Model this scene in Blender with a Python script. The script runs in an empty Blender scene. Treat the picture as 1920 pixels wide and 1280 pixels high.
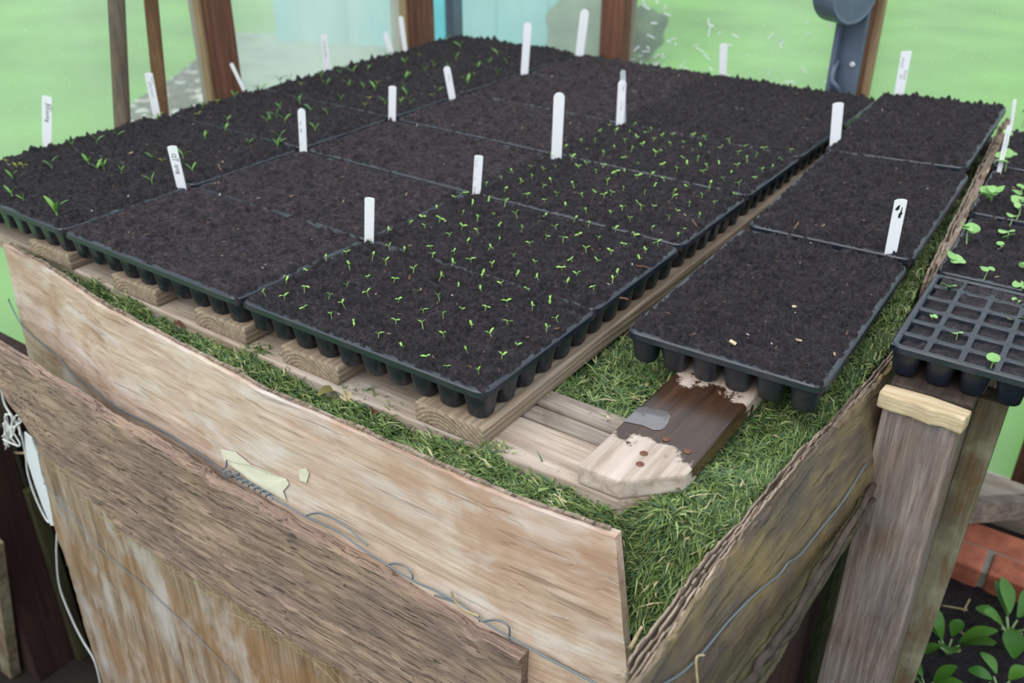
import bpy, bmesh, math, random
import numpy as np
from mathutils import Vector, Matrix

random.seed(7); RNG = np.random.default_rng(11)
SC = bpy.context.scene
COL = SC.collection
OZ = 1.35            # the seed-tray plane stands 1.35 m above the path; builders use z = 0 for that plane

# ------------------------------------------------------------------ camera
F_PX = 1753.13
RC = np.array([[0.82015331, 0.57211742, 0.00549581], [0.28399285, -0.39873882, -0.87198361], [-0.49668562, 0.71672102, -0.48950422]])
CP = np.array([1.74451235, -0.91630756, 0.73229525])
cam_d = bpy.data.cameras.new('camera'); cam = bpy.data.objects.new('camera', cam_d); COL.objects.link(cam)
cam_d.sensor_width = 36.0; cam_d.lens = 36.0 * F_PX / 1920.0; cam_d.clip_start = 0.05; cam_d.clip_end = 200
M = Matrix(((RC[0][0], -RC[1][0], -RC[2][0]), (RC[0][1], -RC[1][1], -RC[2][1]), (RC[0][2], -RC[1][2], -RC[2][2])))
U_, S_, V_ = np.linalg.svd(np.array(M)); M = Matrix((U_ @ V_).tolist())
cam.matrix_world = Matrix.Translation(Vector((CP[0], CP[1], CP[2] + OZ))) @ M.to_4x4()
cam_d.dof.use_dof = True; cam_d.dof.focus_distance = 1.45; cam_d.dof.aperture_fstop = 4.0
SC.camera = cam

# ------------------------------------------------------------------ sky (bright overcast) and exposure
SC.view_settings.view_transform = 'Standard'; SC.view_settings.look = 'None'
SC.view_settings.exposure = 0.12; SC.view_settings.gamma = 1.0; SC.view_settings.use_curve_mapping = False
W = bpy.data.worlds.new('overcast_sky'); SC.world = W; W.use_nodes = True
nt = W.node_tree; nt.nodes.clear()
o_ = nt.nodes.new('ShaderNodeOutputWorld'); bg = nt.nodes.new('ShaderNodeBackground')
tc = nt.nodes.new('ShaderNodeTexCoord'); sx = nt.nodes.new('ShaderNodeSeparateXYZ'); mr = nt.nodes.new('ShaderNodeMapRange')
nt.links.new(tc.outputs['Generated'], sx.inputs[0]); nt.links.new(sx.outputs['Z'], mr.inputs['Value'])
mr.inputs['From Min'].default_value = 0; mr.inputs['From Max'].default_value = 1
mr.inputs['To Min'].default_value = 0.95; mr.inputs['To Max'].default_value = 1.75
bg.inputs['Color'].default_value = (0.86, 0.94, 1.04, 1)
nt.links.new(mr.outputs[0], bg.inputs['Strength']); nt.links.new(bg.outputs[0], o_.inputs[0])
sun_d = bpy.data.lights.new('sun_behind_cloud', 'SUN'); sun_d.energy = 1.5; sun_d.angle = math.radians(60); sun_d.color = (1.0, 0.95, 0.88)
sun = bpy.data.objects.new('sun_behind_cloud', sun_d); COL.objects.link(sun)
sun.rotation_euler = Vector((-0.15, -0.75, 1.0)).to_track_quat('Z', 'Y').to_euler(); sun.location = (0, -3, 6)

# ------------------------------------------------------------------ helpers
def at(px, py, z=None, X=None, Y=None):
    d = RC.T @ np.array([(px - 960) / F_PX, (py - 640) / F_PX, 1.0])
    if z is not None: t = (z - CP[2]) / d[2]
    elif X is not None: t = (X - CP[0]) / d[0]
    else: t = (Y - CP[1]) / d[1]
    return CP + t * d
def depth(p): return float((RC @ (np.array(p) - CP))[2])

def mesh(name, verts, faces, smooth=False):
    m = bpy.data.meshes.new(name)
    m.from_pydata([tuple(map(float, v)) for v in verts], [], [tuple(map(int, f)) for f in faces]); m.update()
    if smooth: m.polygons.foreach_set('use_smooth', [True] * len(m.polygons))
    return m
def grid_mesh(name, P, smooth=True):
    """P: ny x nx x 3 array"""
    ny, nx = P.shape[:2]
    i = np.arange(ny - 1)[:, None] * nx + np.arange(nx - 1)[None, :]
    q = np.stack([i, i + 1, i + nx + 1, i + nx], -1).reshape(-1, 4)
    m = bpy.data.meshes.new(name); v = P.reshape(-1, 3).astype(np.float32)
    m.vertices.add(len(v)); m.vertices.foreach_set('co', v.ravel())
    m.loops.add(q.size); m.loops.foreach_set('vertex_index', q.ravel().astype(np.int32))
    m.polygons.add(len(q)); m.polygons.foreach_set('loop_start', np.arange(0, q.size, 4, dtype=np.int32))
    if smooth: m.polygons.foreach_set('use_smooth', np.ones(len(q), bool))
    m.update(calc_edges=True); return m
def new(name, me, mat=None, parent=None, loc=(0, 0, 0), rot=None, label=None, cat=None, group=None, kind=None):
    o = bpy.data.objects.new(name, me); COL.objects.link(o)
    if me is not None and mat is not None and len(me.materials) == 0: me.materials.append(mat)
    o.location = loc
    if rot is not None: o.rotation_euler = rot
    if parent is not None: o.parent = parent
    else: o.location.z += OZ
    if label: o['label'] = label
    if cat: o['category'] = cat
    if group: o['group'] = group
    if kind: o['kind'] = kind
    return o
def bevel_mesh(name, me, w=0.003, seg=2, smooth=False):
    bm = bmesh.new(); bm.from_mesh(me)
    bmesh.ops.bevel(bm, geom=list(bm.edges), offset=w, segments=seg, affect='EDGES', profile=0.6, clamp_overlap=True)
    bm.to_mesh(me); bm.free()
    if smooth: me.polygons.foreach_set('use_smooth', [True] * len(me.polygons))
    return me
def prism(name, poly, z0, z1, bev=0.004, seg=2):
    n = len(poly)
    v = [(x, y, z0) for x, y in poly] + [(x, y, z1) for x, y in poly]
    f = [tuple(range(n - 1, -1, -1)), tuple(range(n, 2 * n))] + [(i, (i + 1) % n, n + (i + 1) % n, n + i) for i in range(n)]
    me = mesh(name, v, f)
    return bevel_mesh(name, me, bev, seg) if bev else me
def box(name, x0, x1, y0, y1, z0, z1, bev=0.003):
    return prism(name, [(x0, y0), (x1, y0), (x1, y1), (x0, y1)], z0, z1, bev)
def beam(name, p0, p1, w, d, bev=0.004, up=(0, 0, 1)):
    """square timber from p0 to p1 (world), as mesh in world coordinates; w across, d along the second axis"""
    p0 = Vector(p0); p1 = Vector(p1); a = (p1 - p0).normalized(); u = Vector(up)
    if abs(a.dot(u)) > 0.95: u = Vector((0, 1, 0))
    s = a.cross(u).normalized(); t = s.cross(a).normalized()
    v = [p + s * sx_ * w / 2 + t * sy * d / 2 for p in (p0, p1) for sx_, sy in ((-1, -1), (1, -1), (1, 1), (-1, 1))]
    me = mesh(name, v, [(3, 2, 1, 0), (4, 5, 6, 7), (0, 1, 5, 4), (1, 2, 6, 5), (2, 3, 7, 6), (3, 0, 4, 7)])
    return bevel_mesh(name, me, bev) if bev else me
def smooth_path(pts, n=8):
    P = [Vector(p) for p in pts]
    if len(P) < 3: return P
    out = []
    for i in range(len(P) - 1):
        a = P[max(i - 1, 0)]; b = P[i]; c = P[i + 1]; d = P[min(i + 2, len(P) - 1)]
        for k in range(n):
            t = k / n
            out.append(0.5 * ((2 * b) + (c - a) * t + (2 * a - 5 * b + 4 * c - d) * t * t + (3 * b - a - 3 * c + d) * t ** 3))
    out.append(P[-1]); return out
def tube_vf(pts, r, seg=6, n=6, taper=None):
    Q = smooth_path(pts, n); vs = []; fs = []
    prev = None
    for i, p in enumerate(Q):
        a = (Q[min(i + 1, len(Q) - 1)] - Q[max(i - 1, 0)]).normalized()
        if prev is None:
            u = Vector((0, 0, 1)) if abs(a.z) < 0.9 else Vector((1, 0, 0)); s = a.cross(u).normalized()
        else: s = (prev - a * prev.dot(a)).normalized()
        prev = s; t = a.cross(s)
        rr = r if taper is None else r * (1 + (taper - 1) * i / (len(Q) - 1))
        vs += [p + (s * math.cos(2 * math.pi * k / seg) + t * math.sin(2 * math.pi * k / seg)) * rr for k in range(seg)]
    for i in range(len(Q) - 1):
        for k in range(seg):
            fs.append((i * seg + k, i * seg + (k + 1) % seg, (i + 1) * seg + (k + 1) % seg, (i + 1) * seg + k))
    fs.append(tuple(range(seg - 1, -1, -1))); fs.append(tuple((len(Q) - 1) * seg + k for k in range(seg)))
    return vs, fs
def tube(name, pts, r, seg=6, n=6, taper=None):
    v, f = tube_vf(pts, r, seg, n, taper); return mesh(name, v, f, True)
def join_vf(parts):
    V = []; F = []
    for v, f in parts:
        o = len(V); V += list(v); F += [tuple(i + o for i in q) for q in f]
    return V, F
def vnoise(x, y, scale, seed):
    """smooth value noise in -1..1 on arrays"""
    g = np.random.default_rng(seed).random((64, 64)) * 2 - 1
    u = x * scale; v = y * scale
    i = np.floor(u).astype(int); j = np.floor(v).astype(int); a = u - i; b = v - j
    a = a * a * (3 - 2 * a); b = b * b * (3 - 2 * b)
    G = lambda p, q: g[p % 64, q % 64]
    return (G(i, j) * (1 - a) + G(i + 1, j) * a) * (1 - b) + (G(i, j + 1) * (1 - a) + G(i + 1, j + 1) * a) * b
def fbm(x, y, scale, seed, oct=4, gain=0.5):
    s = 0; a = 1.0
    for k in range(oct): s = s + a * vnoise(x, y, scale * 2 ** k, seed + k); a *= gain
    return s

# ------------------------------------------------------------------ materials
class NT:
    def __init__(self, name):
        self.m = bpy.data.materials.new(name); self.m.use_nodes = True; self.t = self.m.node_tree; self.t.nodes.clear()
        self.out = self.n('ShaderNodeOutputMaterial')
    def n(self, kind, **kw):
        x = self.t.nodes.new(kind)
        for k, v in kw.items(): setattr(x, k, v)
        return x
    def l(self, a, b): self.t.links.new(a, b)
    def coord(self, scale=(1, 1, 1), loc=(0, 0, 0), kind='Object', rot=(0, 0, 0)):
        c = self.n('ShaderNodeTexCoord'); mp = self.n('ShaderNodeMapping')
        mp.inputs['Scale'].default_value = scale; mp.inputs['Location'].default_value = loc; mp.inputs['Rotation'].default_value = rot
        self.l(c.outputs[kind], mp.inputs[0]); return mp.outputs[0]
    def noise(self, vec, scale, detail=4, rough=0.55, dist=0.0):
        x = self.n('ShaderNodeTexNoise'); x.inputs['Scale'].default_value = scale; x.inputs['Detail'].default_value = detail
        x.inputs['Roughness'].default_value = rough; x.inputs['Distortion'].default_value = dist
        self.l(vec, x.inputs['Vector']); return x.outputs['Fac']
    def ramp(self, fac, stops):
        x = self.n('ShaderNodeValToRGB'); e = x.color_ramp.elements
        while len(e) < len(stops): e.new(0.5)
        for k, (p, c) in enumerate(stops):
            e[k].position = p; e[k].color = (c[0], c[1], c[2], 1) if not isinstance(c, (int, float)) else (c, c, c, 1)
        self.l(fac, x.inputs['Fac']); return x.outputs['Color']
    def mix(self, fac, a, b, mode='MIX'):
        x = self.n('ShaderNodeMix', data_type='RGBA', blend_type=mode)
        for s, val in ((0, fac), (6, a), (7, b)):
            if hasattr(val, 'is_linked'): self.l(val, x.inputs[s])
            elif isinstance(val, (int, float)): x.inputs[s].default_value = val
            else: x.inputs[s].default_value = (val[0], val[1], val[2], 1)
        return x.outputs[2]
    def bump(self, h, strength=0.5, dist=0.01, normal=None):
        x = self.n('ShaderNodeBump'); x.inputs['Strength'].default_value = strength; x.inputs['Distance'].default_value = dist
        self.l(h, x.inputs['Height'])
        if normal: self.l(normal, x.inputs['Normal'])
        return x.outputs[0]
    def bsdf(self, color, rough=0.7, spec=0.4, normal=None, **kw):
        x = self.n('ShaderNodeBsdfPrincipled')
        for key, val in (('Base Color', color), ('Roughness', rough), ('Specular IOR Level', spec)):
            if hasattr(val, 'is_linked'): self.l(val, x.inputs[key])
            elif isinstance(val, (int, float)): x.inputs[key].default_value = val
            else: x.inputs[key].default_value = (val[0], val[1], val[2], 1)
        for k, v in kw.items(): x.inputs[k.replace('_', ' ')].default_value = v
        if normal: self.l(normal, x.inputs['Normal'])
        self.l(x.outputs[0], self.out.inputs[0]); return x

def srgb(r, g, b):
    f = lambda c: (c / 255) / 12.92 if c <= 10 else (((c / 255) + 0.055) / 1.055) ** 2.4
    return (f(r), f(g), f(b))

def mat_plain(name, c, rough=0.6, spec=0.4, var=0.0, scale=30, bump=0.0):
    t = NT(name); v = t.coord()
    if var:
        f = t.noise(v, scale, 4)
        col = t.ramp(f, [(0.3, tuple(x * (1 - var) for x in c)), (0.7, tuple(min(1, x * (1 + var)) for x in c))])
    else: col = c
    nrm = t.bump(t.noise(v, scale * 2, 4), bump, 0.004) if bump else None
    t.bsdf(col, rough, spec, nrm); return t.m

def mat_soil(name, tint=1.0, warm=1.0):
    t = NT(name); v = t.coord()
    big = t.noise(v, 20, 5, 0.6); fine = t.noise(v, 380, 3, 0.7); cr = t.noise(v, 85, 6, 0.82)
    c = t.ramp(cr, [(0.36, (0.0030 * tint, 0.0024 * tint, 0.0034 * tint)), (0.50, (0.018 * tint, 0.0136 * tint, 0.0165 * tint)), (0.64, (0.062 * tint * warm, 0.047 * tint, 0.056 * tint))])
    c = t.mix(t.ramp(fine, [(0.58, 0.0), (0.72, 0.55)]), c, (0.105 * tint * warm, 0.080 * tint, 0.088 * tint))
    c = t.mix(t.ramp(big, [(0.45, 0.0), (0.75, 0.35)]), c, (0.034 * tint * warm, 0.022 * tint, 0.020 * tint))
    n1 = t.bump(cr, 1.0, 0.012)
    t.bsdf(c, t.ramp(cr, [(0.4, 0.7), (0.65, 0.42)]), 0.45, n1); return t.m

def mat_wood(name, light, mid, dark, axis='x', grain=1.0, stain=None, stain_amt=0.5, bump=0.5, rings=False, rough=0.75, knot=0.0, stain_scale=5.0, cracks=0.0, offset=(0, 0, 0), ring_scale=60, spec=0.3):
    t = NT(name)
    st = {'x': (1.2, 22, 22), 'y': (22, 1.2, 22), 'z': (22, 22, 1.2)}[axis]
    v = t.coord(tuple(s * grain for s in st), offset); vo = t.coord((1, 1, 1), offset)
    g1 = t.noise(v, 2.2, 6, 0.62, 0.35); g2 = t.noise(v, 9.0, 5, 0.6, 0.2)
    c = t.ramp(g1, [(0.28, dark), (0.5, mid), (0.72, light)])
    c = t.mix(t.ramp(g2, [(0.35, 0.55), (0.6, 0.0)]), c, dark)
    h = t.mix(0.5, g1, g2)
    if rings:
        stp = {'x': (0.12, 1, 1), 'y': (1, 0.12, 1), 'z': (1, 1, 0.12)}[axis]
        vr = t.coord(stp, offset)
        dn = t.n('ShaderNodeTexNoise'); dn.inputs['Scale'].default_value = 9; dn.inputs['Detail'].default_value = 2; t.l(vr, dn.inputs['Vector'])
        mx = t.n('ShaderNodeVectorMath', operation='MULTIPLY_ADD'); mx.inputs[1].default_value = (0.03, 0.03, 0.03)
        t.l(dn.outputs['Color'], mx.inputs[0]); t.l(vr, mx.inputs[2])
        w = t.n('ShaderNodeTexWave', wave_type='RINGS'); w.rings_direction = axis.upper(); w.inputs['Scale'].default_value = ring_scale
        w.inputs['Distortion'].default_value = 0.6; t.l(mx.outputs[0], w.inputs['Vector'])
        c = t.mix(t.ramp(w.outputs['Fac'], [(0.45, 0.0), (0.9, 0.6)]), c, tuple(x * 0.55 for x in mid))
        h = t.mix(0.35, h, w.outputs['Fac'])
    if stain:
        s = t.noise(vo, stain_scale, 5, 0.6, 0.5)
        sc = {'x': (1, 3.2, 3.2), 'y': (3.2, 1, 3.2), 'z': (3.2, 3.2, 1)}[axis]
        s2 = t.noise(t.coord(sc, (3.1 + offset[0], 1.7, 0.4)), stain_scale, 4, 0.6, 0.4)
        c = t.mix(t.ramp(s, [(0.45, 0.0), (0.68, stain_amt)]), c, stain[0])
        if len(stain) > 1: c = t.mix(t.ramp(s2, [(0.5, 0.0), (0.7, stain_amt)]), c, stain[1])
    if cracks:
        k = t.noise(v, 4.5, 3, 0.5, 0.8)
        kk = t.ramp(k, [(0.33, 1.0), (0.40, 0.0)])
        c = t.mix(t.mix(1.0, kk, (cracks, cracks, cracks), 'MULTIPLY'), c, tuple(x * 0.25 for x in dark))
        h = t.mix(0.6, h, t.ramp(k, [(0.30, 0.0), (0.42, 1.0)]))
    if knot:
        vk = t.n('ShaderNodeTexVoronoi'); vk.inputs['Scale'].default_value = 4.0
        t.l(t.coord({'x': (0.9, 2.5, 2.5), 'y': (2.5, 0.9, 2.5), 'z': (2.5, 2.5, 0.9)}[axis], offset), vk.inputs['Vector'])
        c = t.mix(t.ramp(vk.outputs['Distance'], [(0.03, knot), (0.09, 0.0)]), c, tuple(x * 0.35 for x in mid))
    t.bsdf(c, rough, spec, t.bump(h, bump, 0.004)); return t.m

def mat_attr(name, rough=0.5, spec=0.4, trans=0.25):
    t = NT(name); a = t.n('ShaderNodeAttribute'); a.attribute_name = 'tone'
    b = t.bsdf(a.outputs['Color'], rough, spec)
    if trans:
        tr = t.n('ShaderNodeBsdfTranslucent'); t.l(a.outputs['Color'], tr.inputs[0])
        mx = t.n('ShaderNodeMixShader'); mx.inputs[0].default_value = trans
        t.l(b.outputs[0], mx.inputs[1]); t.l(tr.outputs[0], mx.inputs[2]); t.l(mx.outputs[0], t.out.inputs[0])
    return t.m
def mat_leaf(name, c, c2, trans=0.35, scale=25, rough=0.4):
    t = NT(name); v = t.coord(); oi = t.n('ShaderNodeObjectInfo')
    col = t.mix(oi.outputs['Random'], c, c2)
    col = t.mix(t.ramp(t.noise(v, scale, 3), [(0.4, 0.0), (0.7, 0.35)]), col, tuple(x * 0.6 for x in c))
    b = t.bsdf(col, rough, 0.4)
    tr = t.n('ShaderNodeBsdfTranslucent'); t.l(col, tr.inputs[0])
    mx = t.n('ShaderNodeMixShader'); mx.inputs[0].default_value = trans
    t.l(b.outputs[0], mx.inputs[1]); t.l(tr.outputs[0], mx.inputs[2]); t.l(mx.outputs[0], t.out.inputs[0])
    return t.m
def mat_glass(name, haze=0.35, tint=(0.92, 0.97, 0.95), seed=0.0):
    """clear glass with a film of condensation: part of the light passes straight, the film scatters the rest"""
    t = NT(name); v = t.coord((1, 1, 0.35), (seed, seed * 1.7, 0)); v2 = t.coord((1, 1, 1), (seed, 0, 0))
    f = t.noise(v, 2.3, 4, 0.55); drop = t.noise(v2, 120, 2, 0.5)
    hz = t.ramp(f, [(0.3, haze * 0.75), (0.7, min(0.95, haze * 1.25))])
    hz = t.mix(t.ramp(drop, [(0.70, 0.0), (0.76, 0.5)]), hz, (0.8, 0.8, 0.8))
    tp = t.n('ShaderNodeBsdfTransparent'); tp.inputs[0].default_value = (*tint, 1)
    df = t.n('ShaderNodeBsdfDiffuse'); df.inputs[0].default_value = (0.80, 0.84, 0.83, 1)
    tl = t.n('ShaderNodeBsdfTranslucent'); tl.inputs[0].default_value = (0.80, 0.85, 0.82, 1)
    m1 = t.n('ShaderNodeMixShader'); m1.inputs[0].default_value = 0.65; t.l(df.outputs[0], m1.inputs[1]); t.l(tl.outputs[0], m1.inputs[2])
    m2 = t.n('ShaderNodeMixShader'); t.l(hz, m2.inputs[0]); t.l(tp.outputs[0], m2.inputs[1]); t.l(m1.outputs[0], m2.inputs[2])
    gl = t.n('ShaderNodeBsdfGlossy'); gl.inputs['Roughness'].default_value = 0.12
    m3 = t.n('ShaderNodeMixShader'); m3.inputs[0].default_value = 0.03; t.l(m2.outputs[0], m3.inputs[1]); t.l(gl.outputs[0], m3.inputs[2])
    t.l(m3.outputs[0], t.out.inputs[0]); return t.m

M_SOIL = mat_soil('potting_compost', 1.35); M_SOIL2 = mat_soil('brownish_compost', 1.55, 1.18); M_BED = mat_soil('bed_soil', 0.9)
def mat_plastic():
    t = NT('black_tray_plastic'); v = t.coord()
    d = t.noise(v, 18, 5, 0.65)
    c = t.mix(t.ramp(d, [(0.52, 0.0), (0.72, 0.55)]), (0.0085, 0.0130, 0.0215), (0.040, 0.031, 0.026))  # bluish sky reflection is mixed into the black base colour
    t.bsdf(c, t.ramp(d, [(0.4, 0.27), (0.7, 0.55)]), 0.65, t.bump(t.noise(v, 300, 3), 0.12, 0.001)); return t.m
M_PLASTIC = mat_plastic()
M_LABEL = mat_plain('white_plastic', (0.90, 0.91, 0.92), 0.4, 0.4)
M_LABELGREY = mat_plain('clear_grey_plastic', (0.5, 0.53, 0.55), 0.35, 0.5)
M_INK = mat_plain('black_ink', (0.012, 0.012, 0.016), 0.5, 0.3)
M_FAINT = mat_plain('faded_ink', (0.30, 0.31, 0.34), 0.6, 0.3)
M_DECK = mat_wood('pallet_deck_wood', (0.50, 0.40, 0.29), (0.36, 0.27, 0.185), (0.15, 0.105, 0.07), 'y', 1.0, [(0.24, 0.20, 0.16)], 0.5, 0.45, rings=True, offset=(0.0, 0, 0.05), ring_scale=42)
M_BEAR = mat_wood('pallet_bearer_wood', (0.60, 0.50, 0.41), (0.48, 0.385, 0.30), (0.25, 0.185, 0.135), 'x', 1.0, [(0.44, 0.40, 0.36), (0.20, 0.13, 0.09)], 0.5, 0.4)
M_SLAT = mat_wood('weathered_slat', (0.42, 0.355, 0.29), (0.30, 0.245, 0.20), (0.12, 0.09, 0.07), 'x', 1.2, [(0.07, 0.045, 0.04)], 0.7, 0.4, stain_scale=9)
M_PALE = mat_wood('pale_plywood', (0.70, 0.585, 0.49), (0.585, 0.45, 0.355), (0.34, 0.225, 0.155), 'x', 0.9, [(0.38, 0.22, 0.14), (0.66, 0.60, 0.57)], 0.75, 0.4, knot=0.5, stain_scale=5.0, cracks=0.25)
M_ROUGH = mat_wood('rough_brown_board', (0.50, 0.36, 0.27), (0.34, 0.235, 0.175), (0.115, 0.078, 0.066), 'x', 2.4, [(0.16, 0.115, 0.105), (0.42, 0.295, 0.195)], 0.55, 1.0, stain_scale=6.5, cracks=0.65)
M_LOWER = mat_wood('streaky_board', (0.50, 0.42, 0.34), (0.35, 0.255, 0.17), (0.12, 0.068, 0.036), 'z', 0.7, [(0.30, 0.15, 0.055), (0.50, 0.46, 0.43)], 0.8, 0.4, stain_scale=4)
M_SIDE = mat_wood('olive_weathered_ply', (0.24, 0.185, 0.11), (0.145, 0.110, 0.075), (0.05, 0.038, 0.032), 'y', 1.2, [(0.27, 0.185, 0.07), (0.075, 0.062, 0.064)], 0.75, 0.8, stain_scale=5, cracks=0.3)
M_PLY = mat_wood('torn_ply', (0.46, 0.37, 0.28), (0.29, 0.22, 0.16), (0.09, 0.065, 0.05), 'y', 1.5, None, 0, 0.9, cracks=0.7)
M_GREYPOST = mat_wood('grey_weathered_post', (0.46, 0.375, 0.33), (0.27, 0.20, 0.17), (0.085, 0.055, 0.045), 'z', 1.7, [(0.30, 0.29, 0.30), (0.22, 0.12, 0.075)], 0.5, 1.0, stain_scale=6)
M_LICHEN = mat_wood('lichened_batten', (0.30, 0.26, 0.17), (0.19, 0.155, 0.10), (0.08, 0.055, 0.035), 'z', 0.8, [(0.34, 0.34, 0.24), (0.16, 0.08, 0.025)], 0.75, 0.7, stain_scale=9)
M_SHIM = mat_wood('fresh_split_wood', (0.72, 0.62, 0.43), (0.62, 0.50, 0.32), (0.40, 0.28, 0.16), 'x', 1.0, [(0.30, 0.19, 0.11)], 0.5, 0.6, stain_scale=9)
M_BROWN = mat_wood('brown_stained_post', (0.26, 0.120, 0.070), (0.180, 0.080, 0.048), (0.075, 0.034, 0.022), 'z', 0.8, [(0.12, 0.05, 0.03)], 0.4, 0.3)
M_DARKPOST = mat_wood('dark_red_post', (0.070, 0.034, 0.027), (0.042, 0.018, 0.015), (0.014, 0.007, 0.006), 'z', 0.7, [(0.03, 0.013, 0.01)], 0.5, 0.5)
M_TAN = mat_wood('tan_glazing_bead', (0.46, 0.33, 0.19), (0.36, 0.25, 0.14), (0.20, 0.13, 0.07), 'z', 0.8, None, 0, 0.3)
M_DARKRAIL = mat_wood('soil_stained_rail', (0.13, 0.095, 0.07), (0.07, 0.05, 0.038), (0.025, 0.018, 0.014), 'y', 1.0, [(0.018, 0.014, 0.012)], 0.8, 0.6, stain_scale=14)
M_MOSSWOOD = mat_wood('mossy_batten', (0.105, 0.09, 0.045), (0.06, 0.050, 0.026), (0.024, 0.019, 0.012), 'z', 1.0, [(0.065, 0.070, 0.022)], 0.6, 0.5)
M_HANDLE1 = mat_wood('grey_handle_wood', (0.24, 0.20, 0.145), (0.155, 0.122, 0.09), (0.065, 0.052, 0.042), 'z', 0.8, [(0.18, 0.13, 0.07)], 0.6, 0.3)
M_HANDLE2 = mat_wood('brown_handle_wood', (0.28, 0.165, 0.08), (0.20, 0.11, 0.05), (0.09, 0.048, 0.024), 'z', 0.8, [(0.15, 0.07, 0.03)], 0.5, 0.3)
M_SLATE = mat_plain('slate_blue_metal', (0.105, 0.14, 0.19), 0.4, 0.5, 0.15, 20)
M_SCREW = mat_plain('pale_screw_head', (0.62, 0.63, 0.64), 0.35, 0.5)
M_WIRE = mat_plain('galvanised_wire', (0.17, 0.20, 0.235), 0.4, 0.6); M_WIRE.node_tree.nodes['Principled BSDF'].inputs['Metallic'].default_value = 0.55
M_STRING = mat_plain('white_string', (0.72, 0.72, 0.70), 0.8, 0.2)
M_FILM = mat_plain('white_plastic_film', (0.78, 0.80, 0.84), 0.35, 0.5)
M_STRAW = mat_plain('dry_straw', (0.40, 0.32, 0.18), 0.7, 0.3, 0.35, 40)
M_CHIP = mat_attr('wood_chips', 0.7, 0.3, 0.0)
M_GRASS = mat_attr('cut_grass', 0.5, 0.35, 0.25)
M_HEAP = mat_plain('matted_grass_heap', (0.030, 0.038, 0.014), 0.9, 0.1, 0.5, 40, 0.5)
M_DEADLEAF = mat_plain('dead_leaf', (0.12, 0.05, 0.025), 0.6, 0.3, 0.3, 40)
M_OLIVELEAF = mat_plain('withered_leaf', (0.17, 0.16, 0.05), 0.6, 0.3, 0.3, 40)
M_FLAKE = mat_plain('cream_paint', (0.62, 0.59, 0.46), 0.6, 0.3, 0.08, 30)
M_SEEDL = mat_leaf('seedling_leaf', srgb(150, 205, 95), srgb(180, 220, 120), 0.35)
M_SEEDS = mat_leaf('seedling_stem', srgb(165, 205, 120), srgb(190, 215, 150), 0.3)
M_ONION = mat_leaf('strap_leaf', srgb(105, 165, 90), srgb(150, 195, 95), 0.35)
M_YELLOW = mat_leaf('yellow_sprout', srgb(185, 185, 60), srgb(160, 170, 55), 0.3)
M_BRASS = mat_leaf('brassica_leaf', srgb(150, 200, 120), srgb(170, 210, 135), 0.35)
M_BSTEM = mat_leaf('brassica_stem', srgb(170, 205, 140), srgb(185, 215, 150), 0.3)
M_SPIN = mat_leaf('spinach_leaf', srgb(72, 128, 44), srgb(100, 155, 58), 0.3, 12, 0.38)
M_BRICK = mat_plain('red_brick', (0.42, 0.135, 0.080), 0.85, 0.2, 0.28, 22, 0.5)
M_MORTAR = mat_plain('grey_mortar', (0.27, 0.25, 0.21), 0.9, 0.2, 0.2, 30, 0.4)
M_LAWN = mat_plain('lawn_turf', (0.150, 0.330, 0.060), 0.9, 0.1, 0.22, 0.8)
M_PATH = None
def mat_path():
    t = NT('stony_soil_path'); v = t.coord(); a = t.noise(v, 7, 5, 0.6)
    vo = t.n('ShaderNodeTexVoronoi'); vo.inputs['Scale'].default_value = 14; t.l(v, vo.inputs['Vector'])
    sc_ = t.n('ShaderNodeSeparateColor'); t.l(vo.outputs['Color'], sc_.inputs[0])
    c = t.ramp(a, [(0.35, (0.045, 0.038, 0.030)), (0.7, (0.14, 0.12, 0.095))])
    c = t.mix(t.ramp(sc_.outputs[0], [(0.80, 0.0), (0.86, 1.0)]), c, (0.50, 0.48, 0.42))
    t.bsdf(c, 0.9, 0.2); return t.m
M_PATH = mat_path()
M_PAVE = mat_plain('worn_paving', (0.24, 0.28, 0.22), 0.9, 0.2, 0.3, 3)
M_FLOOR = mat_plain('trodden_earth_floor', (0.024, 0.019, 0.015), 0.9, 0.2, 0.4, 8, 0.4)
M_TEAL = mat_plain('teal_paint', (0.045, 0.40, 0.46), 0.6, 0.3, 0.15, 1.5)
M_TEALPALE = mat_plain('pale_teal_cladding', (0.17, 0.56, 0.60), 0.6, 0.3, 0.15, 1.2)
M_DARKTHING = mat_plain('dark_rag', (0.016, 0.016, 0.020), 0.7, 0.3, 0.3, 30)

exec_order = 'setting, hotbed, trays, plants, labels, bench, bed, small things'

# ------------------------------------------------------------------ the setting
new('floor', box('floor', -0.95, 4.0, -3.0, 2.3, -1.45, -1.35, 0), M_FLOOR, label='dark trodden earth floor of the greenhouse', kind='structure')
new('lawn', mesh('lawn', [(-26, -14, -1.36), (20, -14, -1.36), (20, 26, -1.36), (-26, 26, -1.36)], [(0, 1, 2, 3)]), M_LAWN, label='bright green lawn outside the glass', kind='structure')
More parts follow.
